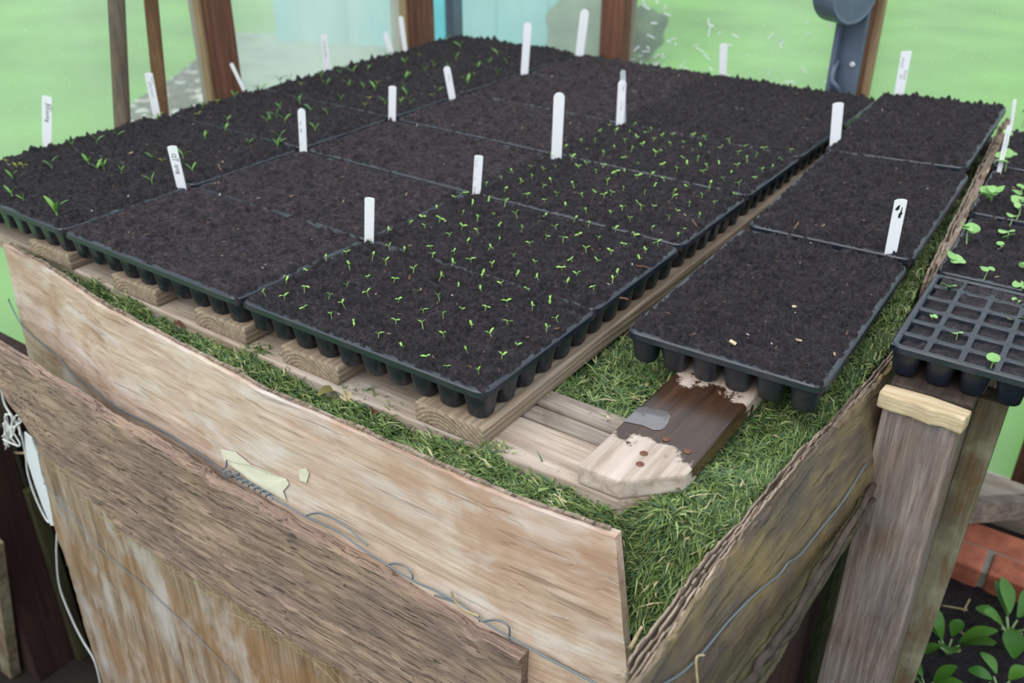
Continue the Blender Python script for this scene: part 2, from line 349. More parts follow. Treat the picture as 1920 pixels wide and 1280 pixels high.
# bare earth path beyond the left glass
pp = [at(*p, z=-1.34) for p in ((215, 240), (250, 190), (330, 140), (392, 92), (425, 150), (430, 260))]
pv = [at(*p, z=-1.345) for p in ((425, 60), (1090, 80), (1125, 190), (800, 330), (400, 330), (440, 200))]
new('paving', mesh('paving', pv, [tuple(range(6))]), M_PAVE, label='grey green paving before the teal shed', kind='structure')
new('path', mesh('path', pp, [tuple(range(6))]), M_PATH, label='bare stony earth strip beside the lawn', kind='structure')
GX, GY = -0.68, 2.12
def post(name, m, n, x0, x1, y0, y1, z0, z1, label, beads=()):
    o = new(name, box(n, x0, x1, y0, y1, z0, z1, 0.004), m, label=label, kind='structure')
    for b in beads: new('glazing_bead', box('glazing_bead', *b, z0, z1, 0.002), M_TAN, o, label='pale tan glazing bead')
    return o
post('trim_1', M_BROWN, 'post', -0.72, -0.63, 0.93, 1.02, -1.3, 1.2, 'brown stained glazing post of the left glass wall', [(-0.68, -0.655, 0.916, 0.93)])
post('trim_2', M_BROWN, 'post', -0.74, -0.63, 1.845, 1.975, -1.3, 1.2, 'wide brown corner post of the greenhouse', [(-0.68, -0.65, 1.830, 1.845), (-0.68, -0.65, 1.975, 1.995)])
post('trim_3', M_SLATE, 'post', -0.645, -0.605, 2.06, 2.12, -1.3, 1.2, 'narrow grey upright in the glass corner')
post('trim_4', M_BROWN, 'post', 0.05, 0.14, 2.06, 2.16, -1.3, 1.2, 'brown stained glazing post in the middle of the back wall')
post('trim_5', M_BROWN, 'post', 0.90, 0.972, 2.06, 2.16, -1.3, 1.2, 'brown post behind the slate bracket', [(0.972, 0.992, 2.085, 2.12)])
post('trim_6', M_BROWN, 'post', 1.69, 1.78, 2.06, 2.16, -1.3, 1.2, 'brown post low behind the bench')
new('trim_7', box('sole', -0.75, -0.62, -1.2, 2.12, -1.35, -1.2), M_DARKPOST, label='dark timber sole plate under the left glass', kind='structure')
new('trim_8', box('sole', -0.6, 3.2, 2.04, 2.18, -1.35, -1.24), M_BEAR, label='timber sole plate under the back glass', kind='structure')
panes = [(1, 'x', -1.2, 0.93, 0.38, 0.3, 'large misty glass pane on the far left'), (2, 'x', 1.02, 1.845, 0.66, 1.4, 'misted glass pane between the left post and the corner post'),
         (3, 'y', -0.605, 0.05, 0.52, 2.2, 'misted pane right of the corner post'), (4, 'y', 0.14, 0.90, 0.30, 3.7, 'straw flecked pane above the middle trays'),
         (5, 'y', 0.972, 1.69, 0.30, 4.9, 'clear pane right of the slate bracket'), (6, 'y', 1.78, 2.9, 0.35, 6.0, 'glass pane at the right end of the back wall')]
PANE = {}
for n, ax, a, b, hz, sd, lb in panes:
    me = box('pane', GX - 0.002, GX + 0.002, a, b, -1.22, 1.2, 0) if ax == 'x' else box('pane', a, b, GY - 0.002, GY + 0.002, -1.24, 1.2, 0)
    # a single skin of film-covered glass
    me = mesh('pane', [(GX, a, -1.22), (GX, b, -1.22), (GX, b, 1.2), (GX, a, 1.2)] if ax == 'x' else [(a, GY, -1.24), (b, GY, -1.24), (b, GY, 1.2), (a, GY, 1.2)], [(0, 1, 2, 3)])
    PANE[n] = new('window_%d' % n, me, mat_glass('misted_glass_%d' % n, hz, seed=sd), label=lb, kind='structure')
# chaff stuck to the back pane
vs = []
for k in range(70):
    x = 0.16 + 0.72 * random.random() ** 1.2; z = -0.05 + 0.36 * random.random() ** 1.3; a = random.uniform(0, 3.14); L = random.uniform(0.004, 0.018); w = random.uniform(0.001, 0.0025)
    c, s = math.cos(a), math.sin(a); y = GY - 0.003
    q = [(x + c * u * L - s * v * w, y, z + s * u * L + c * v * w) for u, v in ((-1, -1), (1, -1), (1, 1), (-1, 1))]
    vs.append((q + [(p[0], y - 0.002, p[2]) for p in q], [(0, 1, 2, 3), (7, 6, 5, 4), (0, 4, 5, 1), (1, 5, 6, 2), (2, 6, 7, 3), (3, 7, 4, 0)]))
new('straw_flecks', mesh('straw_flecks', *join_vf(vs)), M_FILM, PANE[4], kind='stuff', label='scattered pale chaff stuck to the pane')

# slate bracket on the back post
br = new('wall_bracket', None, loc=(0.93, 2.03, -0.06), label='slate blue metal bracket with a round drum on the back post', cat='bracket')
L3 = lambda p, o: tuple(np.array(p) - np.array(o))
O_ = (0.93, 2.03, -0.06)
def loc_mesh(fn, *a, off=O_, **k):
    me = fn(*a, **k); me.transform(Matrix.Translation(-Vector(off))); return me
new('back_plate', loc_mesh(box, 'back_plate', 0.893, 0.968, 2.03, 2.06, -0.12, 0.5), M_SLATE, br)
new('flange', loc_mesh(box, 'flange', 0.888, 0.903, 1.995, 2.06, -0.12, 0.5), M_SLATE, br)
def disc(c, axis, r, h, seg=32, bev=0.004):
    a = Vector(axis).normalized(); u = Vector((0, 0, 1)); s = a.cross(u).normalized(); t = s.cross(a)
    c = Vector(c); v = []
    prof = [(0, r - bev), (bev, r), (h - bev, r), (h, r - bev), (h - 0.002, r - 0.012)]
    for d_, rr in prof: v += [c + a * d_ + (s * math.cos(2 * math.pi * k / seg) + t * math.sin(2 * math.pi * k / seg)) * rr for k in range(seg)]
    f = [tuple(range(seg))]
    for i in range(len(prof) - 1): f += [(i * seg + k, (i + 1) * seg + k, (i + 1) * seg + (k + 1) % seg, i * seg + (k + 1) % seg) for k in range(seg)]
    f.append(tuple((len(prof) - 1) * seg + k for k in range(seg - 1, -1, -1)))
    return mesh('drum', v, f, False)
def dm(*a): me = disc(*a); me.transform(Matrix.Translation(-Vector(O_))); return me
fc = Vector(at(1606, -12, Y=1.95)); ax = Vector((0.78, -0.42, 0)).normalized()
new('drum', dm(tuple(fc - ax * 0.085), tuple(ax), 0.088, 0.085), M_SLATE, br)
new('hook', loc_mesh(tube, 'hook', [(0.905, 2.02, 0.09), (0.905, 1.995, 0.07), (0.908, 1.985, 0.04), (0.925, 1.99, 0.02), (0.93, 2.01, -0.01)], 0.008), M_SLATE, br)
for sxp in ((0.948, 0.085), (0.930, -0.015)):
    new('screw', dm((sxp[0], 2.03, sxp[1]), (0, -1, 0.001), 0.0085, 0.008), M_SCREW, br)

# outside: teal shed
sh = new('shed', None, loc=(-4.9, 6.6, -1.35), label='pale teal painted shed seen through the misted corner panes', cat='shed')
A1 = np.array(at(520, 78, z=-1.35)); A2 = np.array(at(1075, 105, z=-1.35)); dv = (A2 - A1) / np.linalg.norm(A2 - A1); nv = np.array([-dv[1], dv[0], 0])
ln = float(np.linalg.norm(A2 - A1)); base = A1 - np.array([-4.9, 6.6, 0])
def quadbox(p, L, D, H, z0):
    a = p; b = p + dv * L; c = b + nv * D; d_ = a + nv * D
    v = [(q[0], q[1], z0) for q in (a, b, c, d_)] + [(q[0], q[1], z0 + H) for q in (a, b, c, d_)]
    return mesh('b', v, [(3, 2, 1, 0), (4, 5, 6, 7), (0, 1, 5, 4), (1, 2, 6, 5), (2, 3, 7, 6), (3, 0, 4, 7)])
base[2] = 0
nb = 12
for k in range(nb):
    new('cladding_board', quadbox(base + dv * (ln * k / nb) + nv * (0.01 if k % 2 else 0), ln / nb * 0.985, 1.8, 2.2, 0.0), M_TEALPALE, sh)
for k in (0.22, 0.5, 0.985):
    new('frame_post', quadbox(base + dv * (ln * k) - nv * 0.03, 0.09, 0.04, 2.2, 0.0), M_TEAL, sh)
new('frame_rail', quadbox(base - nv * 0.03, ln, 0.03, 0.14, 0.75), M_TEAL, sh)
new('roof', quadbox(base - dv * 0.15 - nv * 0.2, ln + 0.3, 2.2, 0.1, 2.2), M_SLATE, sh)
# a dark shrub between shed and lawn
def blob(name, c, r, seed, sq=1.0):
    bm = bmesh.new(); bmesh.ops.create_icosphere(bm, subdivisions=4, radius=1.0)
    rr = random.Random(seed); ph = [(Vector((rr.gauss(0, 1), rr.gauss(0, 1), rr.gauss(0, 1))) * 4, rr.random() * 6) for _ in range(14)]
    for v in bm.verts:
        d = sum(math.sin(v.co.dot(p) + q) for p, q in ph) / 14
        v.co = Vector((v.co.x * r, v.co.y * r, v.co.z * r * sq)) * (1 + 0.45 * d)
    me = bpy.data.meshes.new(name); bm.to_mesh(me); bm.free(); me.polygons.foreach_set('use_smooth', [True] * len(me.polygons)); return me
M_SHRUB = mat_plain('shrub_leaves', (0.05, 0.085, 0.03), 0.8, 0.2, 0.5, 6, 0.6)
for k, (px, py, r, lb) in enumerate(((1105, 70, 0.40, 'dark shrub behind the tall blank label at the back'), (1205, 60, 0.22, 'dark stump-like clump right of the middle glazing post'))):
    p = at(px, py, z=-1.1); new('shrub', blob('shrub', p, r, 5 + k), M_SHRUB, loc=tuple(p), label=lb, cat='shrub')

# two round tool handles against the left glass
for k, (a, b, r, m, lb) in enumerate(((((218, 0)), (229, 220), 0.022, M_HANDLE1, 'grey brown round wooden pole nearest the left edge of the trays'), ((283, 0), (303, 207), 0.019, M_HANDLE2, 'reddish brown round wooden pole just right of the grey one'))):
    p = Vector(at(*a, X=-0.6)); q = Vector(at(*b, X=-0.6)); d_ = (p - q).normalized()
    low = q - d_ * ((q.z + 1.35) / d_.z); top = p + d_ * 0.35
    c = (low.x, low.y, low.z)
    o = new('wooden_pole', tube('wooden_pole', [low - Vector(c), (top - Vector(c)) * 0.5, top - Vector(c)], r, 20, 4), m, loc=c, label=lb, cat='pole')

# ------------------------------------------------------------------ the hotbed: heap, boards, pallet
def gz(x, y):
    z = -0.112 + 0.010 * fbm(x, y, 14, 3, 3) + 0.006 * vnoise(x, y, 45, 9)
    z = z + 0.022 * np.clip((x - 1.34) / 0.1, 0, 1) * np.clip((y - 0.25) / 0.3, 0, 1) + 0.026 * np.clip((x - 1.38) / 0.05, 0, 1) * np.clip((y - 0.6) / 0.3, 0, 1)
    dr = np.clip((0.03 - y) / 0.3, 0, 2) * np.clip((x - 1.22) / 0.12, 0, 1)
    z = z - 0.55 * dr ** 1.25 - 0.012 * np.clip((0.02 - y) / 0.08, 0, 1)
    return z
nx, ny = 150, 180
gx = np.linspace(-0.20, 1.485, nx); gy = np.linspace(-0.30, 1.98, ny)
X, Y = np.meshgrid(gx, gy)
T1 = [tuple(at(*p, z=-0.085)) for p in ((-6, 450), (30, 474), (70, 495), (122, 530), (195, 580), (258, 612), (316, 642), (352, 661), (437, 705), (489, 735), (578, 773), (667, 812), (741, 846), (828, 885), (909, 919), (1010, 957), (1148, 1006))]
top1 = lambda x: -0.085 + 0.0 * x
y1f = lambda x, z: np.interp(x, [q[0] for q in T1], [q[1] for q in T1]) - 0.14 * np.clip(-0.085 - z, 0, 1) * np.interp(x, [-0.24, 0.2, 1.4], [0.35, 0.7, 1.0])
def front_lim(x): return y1f(x, -0.11) + 0.020 - 0.30 * np.clip((x - 1.385) / 0.03, 0, 1)
def right_lim(y): return np.interp(y, [-0.34, -0.08, 0.24, 0.5, 0.66, 0.86, 1.99], [1.436, 1.436, 1.448, 1.472, 1.482, 1.462, 1.392])
X = np.minimum(X, right_lim(Y)); Y2 = np.maximum(Y, front_lim(X))
P = np.stack([X, Y2, gz(X, Y2) - 0.004], -1)
# skirts to the floor so that nothing shows through the heap
def skirt(row, z=-1.34): q = row.copy(); q[:, 2] = z; return q
P = np.concatenate([skirt(P[0])[None], P, skirt(P[-1])[None]], 0)
l = P[:, :1].copy(); l[..., 2] = -1.34; r_ = P[:, -1:].copy(); r_[..., 2] = -1.34
P = np.concatenate([l, P, r_], 1)
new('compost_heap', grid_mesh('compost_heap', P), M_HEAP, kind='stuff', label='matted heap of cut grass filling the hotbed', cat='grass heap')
# left flank of the heap
def blades(n, xr, yr, tall=1.0, keep=None):
    x = RNG.uniform(*xr, n); y = RNG.uniform(*yr, n)
    if keep is not None:
        k = keep(x, y); x, y = x[k], y[k]
    return np.stack([x, y], 1)
pts = np.concatenate([
    blades(30000, (-0.22, 1.36), (-0.085, 0.020), keep=lambda x, y: y > front_lim(x)),
    blades(13000, (1.05, 1.235), (0.17, 0.75)),
    blades(26000, (1.32, 1.485), (-0.02, 0.58), keep=lambda x, y: x < right_lim(y)), blades(13000, (1.32, 1.485), (0.55, 0.95), keep=lambda x, y: x < right_lim(y)), blades(12000, (1.34, 1.45), (0.9, 1.5), keep=lambda x, y: x < right_lim(y)), blades(5000, (1.32, 1.42), (1.5, 1.95), keep=lambda x, y: x < right_lim(y)),
    blades(22000, (1.26, 1.435), (-0.30, 0.12), keep=lambda x, y: (y > front_lim(x)) | (x > 1.335 + 0.24 * np.clip(-0.09 - gz(x, y), 0, 0.3)))])
n = len(pts)
z = gz(pts[:, 0], pts[:, 1]) + RNG.uniform(-0.004, 0.010, n)
yaw = RNG.uniform(0, 2 * np.pi, n) + 0.6 * fbm(pts[:, 0], pts[:, 1], 20, 31, 2); pit = np.clip(RNG.normal(0.22, 0.32, n), -0.25, 1.2)
Lb = RNG.uniform(0.014, 0.042, n); wb = RNG.uniform(0.0007, 0.0017, n)
big = RNG.random(n) < 0.05; wb = np.where(big, wb * 2.0, wb)
d = np.stack([np.cos(yaw) * np.cos(pit), np.sin(yaw) * np.cos(pit), np.sin(pit)], 1)
s = np.stack([-np.sin(yaw), np.cos(yaw), RNG.uniform(-0.5, 0.5, n)], 1)
c = np.stack([pts[:, 0], pts[:, 1], z], 1)
strip = (pts[:, 0] < 1.33) & (pts[:, 1] < 0.03)
d[:, 1] = np.where(strip, d[:, 1] * 0.25 + np.where(pts[:, 1] - front_lim(pts[:, 0]) < 0.025, 0.12, -0.02), d[:, 1])
edge_r = (pts[:, 0] > right_lim(pts[:, 1]) - 0.04); d[:, 0] = np.where(edge_r, -np.abs(d[:, 0]) * 0.5, d[:, 0])
bend = np.stack([RNG.normal(0, .15, n), RNG.normal(0, .15, n), -RNG.uniform(0.05, 0.35, n)], 1)
v0 = c - s * wb[:, None]; v1 = c + s * wb[:, None]; mid = c + d * (Lb * 0.55)[:, None]
v2 = mid + s * wb[:, None] * 0.9; v3 = mid - s * wb[:, None] * 0.9; v4 = c + (d + bend) * Lb[:, None]
VV = np.stack([v0, v1, v2, v3, v4], 1).reshape(-1, 3); bi = np.arange(n) * 5
me = bpy.data.meshes.new('grass_clippings'); me.vertices.add(len(VV)); me.vertices.foreach_set('co', VV.astype(np.float32).ravel())
li = np.concatenate([np.stack([bi, bi + 1, bi + 2, bi + 3], 1), np.stack([bi + 3, bi + 2, bi + 4], 1)], 1).astype(np.int32)
me.loops.add(li.size); me.loops.foreach_set('vertex_index', li.ravel())
ls = np.stack([np.arange(n) * 7, np.arange(n) * 7 + 4], 1).astype(np.int32).ravel()
me.polygons.add(2 * n); me.polygons.foreach_set('loop_start', ls); me.update(calc_edges=True)
pal = np.array([srgb(94, 120, 72), srgb(114, 140, 80), srgb(142, 160, 94), srgb(80, 108, 80), srgb(168, 180, 122), srgb(206, 196, 152)])
pi = RNG.choice(6, n, p=[0.27, 0.27, 0.2, 0.13, 0.09, 0.04]); tone = pal[pi] * RNG.uniform(0.75, 1.2, (n, 1))
ca = me.color_attributes.new('tone', 'FLOAT_COLOR', 'POINT')
ca.data.foreach_set('color', np.repeat(np.concatenate([tone, np.ones((n, 1))], 1), 5, 0).astype(np.float32).ravel())
new('grass_clippings', me, M_GRASS, kind='stuff', label='fresh green lawn clippings packed between the boards and the pallet', cat='grass')

def slab(name, F, off, rough=0.0, seed=1, edge=0.0):
    """closed board from a front grid F (nt x ns x 3) and an offset vector to its back"""
    nt_, ns = F.shape[:2]; off = np.array(off)
    a = np.linspace(0, 4, ns)[None, :] + 0 * F[..., 0]; b = np.linspace(0, 1, nt_)[:, None] + 0 * F[..., 0]
    nrm = -off / np.linalg.norm(off)
    B = F + off
    if rough: F = F + nrm * (rough * fbm(a, b * 4, 9, seed, 4))[..., None]
    V = np.concatenate([F.reshape(-1, 3), B.reshape(-1, 3)]); N = nt_ * ns; f = []
    for i in range(nt_ - 1):
        for j in range(ns - 1):
            k = i * ns + j
            f.append((k, k + 1, k + ns + 1, k + ns)); f.append((N + k, N + k + ns, N + k + ns + 1, N + k + 1))
    ring = [j for j in range(ns)] + [i * ns + ns - 1 for i in range(1, nt_)] + [(nt_ - 1) * ns + j for j in range(ns - 2, -1, -1)] + [i * ns for i in range(nt_ - 2, 0, -1)]
    for k in range(len(ring)):
        p, q = ring[k], ring[(k + 1) % len(ring)]; f.append((p, N + p, N + q, q))
    me = mesh(name, V, f, True)
    bm = bmesh.new(); bm.from_mesh(me); bmesh.ops.recalc_face_normals(bm, faces=bm.faces)
    for e in bm.edges:
        if len(e.link_faces) == 2 and e.calc_face_angle(0) > 0.7: e.smooth = False
    bm.to_mesh(me); bm.free(); return me
def ip(x, xs, ys): return np.interp(x, xs, ys)
def board_grid(x0, x1, ns, nt_, top, bot, yf, xend=None, xstart=None, edge=0.003, seed=1):
    s = np.linspace(0, 1, ns); G = np.zeros((nt_, ns, 3))
    xs = x0 + (x1 - x0) * s
    jt = edge * (fbm(xs * 30, xs * 0, 1.0, seed, 4)); jb = edge * fbm(xs * 30, xs * 0 + 5, 1.0, seed + 9, 4)
    for j in range(nt_):
        t = j / (nt_ - 1)
        z_ = (top(xs) + jt) * (1 - t) + (bot(xs) + jb) * t
        G[j, :, 2] = z_; G[j, :, 1] = yf(xs, z_)
        xe = x1 + (xend(z_[-1]) if xend else 0); xst = x0 + (xstart(z_[0]) if xstart else 0)
        G[j, :, 0] = xst + (xe - xst) * s
    return G
# front board 1: pale plywood, bulging
G1 = board_grid(-0.235, 1.322, 160, 26, top1, lambda x: -0.44 + 0 * x, y1f, lambda z: 0.24 * np.clip(-0.08 - z, 0, 1), None, 0.0010, 3)
b1 = new('pale_board', slab('pale_board', G1, (0.0, 0.016, 0.0), 0.0012, 5), M_PALE, label='pale plywood retaining board along the front, topmost of three', cat='board')
# thin darker ply seam along its top edge, split from the face
seam = board_grid(-0.22, 1.31, 120, 3, lambda x: top1(x) + 0.004, lambda x: top1(x) - 0.004, lambda x, z: y1f(x, z) + 0.008, None, None, 0.003, 17)
new('ply_layer', slab('ply_layer', seam, (0.0, 0.006, 0.0)), M_PLY, b1, label='dark split ply along the top edge')
# front board 2: rough brown
T2 = [(-0.5, 0, -0.215)] + [tuple(at(*p, Y=-0.123)) for p in ((0, 632), (44, 658), (101, 696), (168, 735), (218, 771), (292, 811), (363, 856), (397, 879), (417, 897), (487, 930), (568, 981), (640, 1020), (724, 1066), (774, 1101), (855, 1151), (905, 1180), (985, 1223))]
top2 = lambda x: ip(x, [q[0] for q in T2], [q[2] for q in T2])
B2 = [(-0.6, 0, -0.25)] + [tuple(at(*p, Y=-0.145)) for p in ((-30, 690), (0, 722), (75, 838), (116, 880), (215, 974), (269, 1021), (386, 1092), (504, 1172), (571, 1220), (640, 1258))] + [(1.25, 0, -0.62)]
bot2 = lambda x: ip(x, [q[0] for q in B2], [q[2] for q in B2])
y2f = lambda x, z: -0.145 - 0.006 * np.sin((x + 0.4) * 3) + 0.05 * (z + 0.4) * 0
G2 = board_grid(-0.42, 1.222, 190, 34, top2, bot2, y2f, lambda z: 0.06 * np.clip(-0.3 - z, 0, 1), None, 0.0025, 7)
b2 = new('rough_board', slab('rough_board', G2, (0.0, 0.022, 0.0), 0.003, 6), M_ROUGH, label='rough brown bark-like board, middle of the three front boards', cat='board')
# front board 3: streaky lower board
L3 = [tuple(at(*p, Y=-0.112)) for p in ((70, 850), (98, 991), (131, 1083), (149, 1157), (184, 1267))]
G3 = board_grid(-0.13, 1.30, 120, 40, lambda x: ip(x, [-0.13, 0.2, 1.3], [-0.50, -0.50, -0.55]), lambda x: -1.33 + 0 * x, lambda x, z: -0.112 - 0.008 * np.sin(x * 5) + 0 * z, None, lambda z: float(np.interp(-z, [-q[2] for q in L3], [q[0] for q in L3])) + 0.13, 0.004, 13)
b3 = new('streaky_board', slab('streaky_board', G3, (0.0, 0.02, 0.0), 0.002, 8), M_LOWER, label='streaky orange and grey plywood board, lowest at the front', cat='board')
# peeling paint flakes on board 1
def flake(name, pxs, lift):
    P = [np.array(at(*p, Y=-0.1)) for p in pxs]
    q = []
    for p in P:
        for _ in range(6): p = np.array(at(*pxs[len(q)], Y=float(y1f(p[0], p[2])) - lift))
        q.append(p)
    n_ = len(q); c_ = sum(q) / n_
    v = [p - c_ for p in q] + [p - c_ + np.array([0, 0.0012, 0]) for p in q]
    f = [tuple(range(n_)), tuple(range(2 * n_ - 1, n_ - 1, -1))] + [(i, n_ + i, n_ + (i + 1) % n_, (i + 1) % n_) for i in range(n_)]
    o = new(name, mesh(name, v, f), M_FLAKE, b1, label='peeling cream paint flake'); o.location = c_
flake('paint_flake', [(413, 842), (440, 848), (470, 872), (500, 884), (536, 898), (541, 908), (530, 921), (536, 938), (520, 930), (497, 918), (470, 902), (440, 878), (420, 862)], 0.004)
flake('paint_flake', [(560, 880), (574, 878), (579, 888), (574, 905), (562, 900)], 0.003)

# right board: bulging torn plywood
xr_top = lambda y: ip(y, [-0.34, -0.17, -0.08, 0.24, 0.5, 0.66], [1.462, 1.462, 1.460, 1.470, 1.494, 1.502])
zr_top = lambda y: ip(y, [-0.34, -0.2, 0.24, 0.5, 0.66], [-0.082, -0.080, -0.082, -0.078, -0.076])
def side_grid(y0, y1, ns, nt_, zt, zb, xf, seed, edge):
    s = np.linspace(0, 1, ns); ys = y0 + (y1 - y0) * s; G = np.zeros((nt_, ns, 3))
    jt = edge * fbm(ys * 40, ys * 0, 1.0, seed, 4) + edge * 0.8 * np.sign(vnoise(ys * 70, ys * 0, 1.0, seed + 3))
    for j in range(nt_):
        t = j / (nt_ - 1); G[j, :, 1] = ys; G[j, :, 2] = (zt(ys) + jt) * (1 - t) + zb(ys) * t; G[j, :, 0] = xf(ys, G[j, :, 2])
    return G
xface = lambda y, z: xr_top(y) + 0.05 * np.sin(np.clip((-0.08 - z) / 0.40, 0, 1) * 2.6)
RBT = [tuple(at(*p, X=1.505)) for p in ((1440, 1250), (1500, 1130), (1560, 1010), (1640, 850))]
GR = side_grid(-0.285, 0.66, 150, 22, zr_top, lambda y: ip(y, [q[1] for q in RBT], [q[2] for q in RBT]), xface, 21, 0.002)
rb = new('side_board', slab('side_board', GR, (-0.006, 0, 0), 0.0015, 9), M_SIDE, label='olive brown delaminating board along the right side of the hotbed', cat='board')
for k in range(4):
    top_k = lambda y, k=k: zr_top(y) + 0.003 * math.cos(k * 2.1) + 0.004 * np.sin(y * (9 + 5 * k) + k)
    xk = lambda y, z, k=k: xr_top(y) - 0.0045 - (0.0032 + 0.0030 * np.clip((0.25 - y) / 0.45, 0, 1)) * k
    Gk = side_grid(-0.28 + 0.012 * k, 0.66, 130, 4, top_k, lambda y: zr_top(y) - 0.06, xk, 40 + k * 7, 0.0026)
    new('ply', slab('ply', Gk, (-0.0028, 0, 0), 0.0), M_PLY, rb)
new('gap_shade_panel', box('gap_shade_panel', 1.455, 1.475, -0.2, 1.9, -1.34, -0.42, 0.003), M_DARKPOST, label='added dark panel standing in for the shaded gap under the olive side board', cat='board')  # added panel: its dark colour stands in for shade below the side board
# mossy splintered batten below it
pr = [Vector(at(1635, 915, X=1.535)), Vector(at(1500, 1130, X=1.535)), Vector(at(1395, 1280, X=1.535)), Vector(at(1300, 1420, X=1.535))]
mb = new('splintered_batten', None, loc=tuple(pr[1]), label='mossy splintered batten low on the right side beside the post', cat='batten')
pr = smooth_path(pr, 8)
for k in range(5):
    o0 = Vector((random.uniform(-0.010, 0.010), random.uniform(-0.01, 0.01), -0.006 * k))
    pts_ = [p - Vector(mb.location) + Vector((0, 0, OZ)) + o0 + Vector((random.uniform(-.003, .003), 0, random.uniform(-.004, .004))) for p in pr[(k % 3):len(pr) - (k % 2) * 3]]
    new('splinter', tube('splinter', pts_, 0.0058 - 0.0006 * k, 5, 3, 1.3), M_MOSSWOOD if k % 3 else M_DARKRAIL, mb)
# far right plank edge between trays and bench
fp0 = Vector((1.481, 0.86, -0.030)); fp1 = Vector((1.412, 1.96, 0.010))
s_ = np.linspace(0, 1, 90); Gp = np.zeros((5, 90, 3))
for j in range(5):
    Gp[j, :, 0] = fp0.x + (fp1.x - fp0.x) * s_ + 0.012; Gp[j, :, 1] = fp0.y + (fp1.y - fp0.y) * s_
    Gp[j, :, 2] = fp0.z + (fp1.z - fp0.z) * s_ - 0.05 * j + (0.006 * fbm(s_ * 40, s_ * 0, 1, 61, 4) if j == 0 else 0)
fpo = new('rough_plank', slab('rough_plank', Gp, (-0.012, 0, 0), 0.002, 4), M_PLY, label='rough split plank standing on edge between the right trays and the bench', cat='plank')
for k in range(2):
    Gq = Gp.copy(); Gq[..., 0] -= 0.013 + 0.007 * k; Gq[0, :, 2] += 0.006 * fbm(s_ * 30, s_ * 0 + k, 1, 71 + k, 3) - 0.003
    new('ply', slab('ply', Gq, (-0.005, 0, 0), 0.0015, 14 + k), M_PLY, fpo)

# pallet: bearers across, deck boards on top
pal_o = new('pallet', None, loc=(0.4, 0.0, -0.13), label='weathered timber pallet under the seed trays', cat='pallet')
PO = Vector((0.4, 0.0, -0.13))
def pm(me): me.transform(Matrix.Translation(-PO)); return me
def wob(me, amp, seed, axis):
    rr = random.Random(seed)
    bm = bmesh.new(); bm.from_mesh(me)
    bmesh.ops.triangulate(bm, faces=[f for f in bm.faces if len(f.verts) > 4])
    bm.to_mesh(me); bm.free(); return me
front = [(-0.5, 0.035), (-0.1, 0.016), (0.3, 0.0), (0.8, -0.014), (1.05, -0.002), (1.285, 0.006), (1.352, 0.074), (1.358, 0.105), (1.0, 0.100), (-0.5, 0.12)]
new('bearer', pm(prism('bearer', front, -0.13, -0.0905, 0.005, 3)), M_BEAR, pal_o)
new('slat', pm(box('slat', -0.45, 1.26, 0.106, 0.142, -0.13, -0.092, 0.003)), M_SLAT, pal_o)
new('slat', pm(box('slat', -0.45, 1.25, 0.147, 0.190, -0.13, -0.088, 0.004)), M_SLAT, pal_o)
for y_ in (0.95, 1.9): new('bearer', pm(box('bearer', -0.62, 1.21, y_ - 0.06, y_ + 0.06, -0.13, -0.0905)), M_BEAR, pal_o)
for k, (x0, x1) in enumerate(((-0.148, -0.003), (0.145, 0.282), (0.398, 0.535), (0.629, 0.763), (0.929, 1.06))):
    me = box('deck_board', x0, x1, 0.0 + 0.006 * (1 - k / 2.5), 2.0, -0.09, -0.0565, 0.004)
    c_ = Vector(((x0 + x1) / 2, 0, -0.07)); me.transform(Matrix.Translation(-c_))
    o = new('deck_board', me, M_DECK, pal_o); o.location = c_ - PO
me = box('deck_board', -0.62, -0.46, 0.03, 2.0, -0.09, -0.0565, 0.004); new('deck_board', pm(me), M_DECK, pal_o)

# deck board of the right pallet row, chamfered end, soaked patch
def mat_wet():
    t = NT('wet_patched_board'); vo = t.coord(); v = t.coord((22, 1.2, 22))
    g1 = t.noise(v, 2.2, 6, 0.62, 0.35)
    dry = t.ramp(g1, [(0.3, (0.27, 0.20, 0.15)), (0.5, (0.47, 0.38, 0.31)), (0.7, (0.60, 0.51, 0.44))])
    wet = t.ramp(g1, [(0.3, (0.020, 0.010, 0.006)), (0.55, (0.055, 0.026, 0.013)), (0.75, (0.12, 0.058, 0.025))])
    sp = t.n('ShaderNodeSeparateXYZ'); t.l(t.coord(), sp.inputs[0])
    # soaked band across the board, with a ragged edge
    ab = t.n('ShaderNodeMath', operation='SUBTRACT'); ab.inputs[1].default_value = 0.205; t.l(sp.outputs['Y'], ab.inputs[0])
    aa = t.n('ShaderNodeMath', operation='ABSOLUTE'); t.l(ab.outputs[0], aa.inputs[0])
    nn = t.noise(t.coord((1.0, 0.8, 1), (2.3, 0.4, 0)), 26, 5, 0.65)
    ad = t.n('ShaderNodeMath', operation='MULTIPLY_ADD'); ad.inputs[1].default_value = -0.19; t.l(nn, ad.inputs[0]); t.l(aa.outputs[0], ad.inputs[2])
    k = t.ramp(ad.outputs[0], [(0.0, 1.0), (0.012, 0.0)])
    # ramp on values that start below zero clamps to wet
    c = t.mix(k, dry, wet)
    rg = t.ramp(k, [(0.0, 0.75), (1.0, 0.26)])
    t.bsdf(c, rg, 0.5, t.bump(g1, 0.3, 0.003)); return t.m
M_WET = mat_wet()
DO = Vector((1.29, 0.0, -0.09))
dbo = new('chamfered_deck_board', None, loc=tuple(DO), label='chamfered deck board with a dark wet patch, bare in front of the right trays', cat='board')
poly = [(1.219, 0.004), (1.287, 0.006), (1.354, 0.074), (1.358, 1.98), (1.220, 1.98)]
me = prism('plank_body', poly, -0.09, -0.0565, 0.006, 3); me.transform(Matrix.Translation(-DO)); new('plank_body', me, M_WET, dbo)
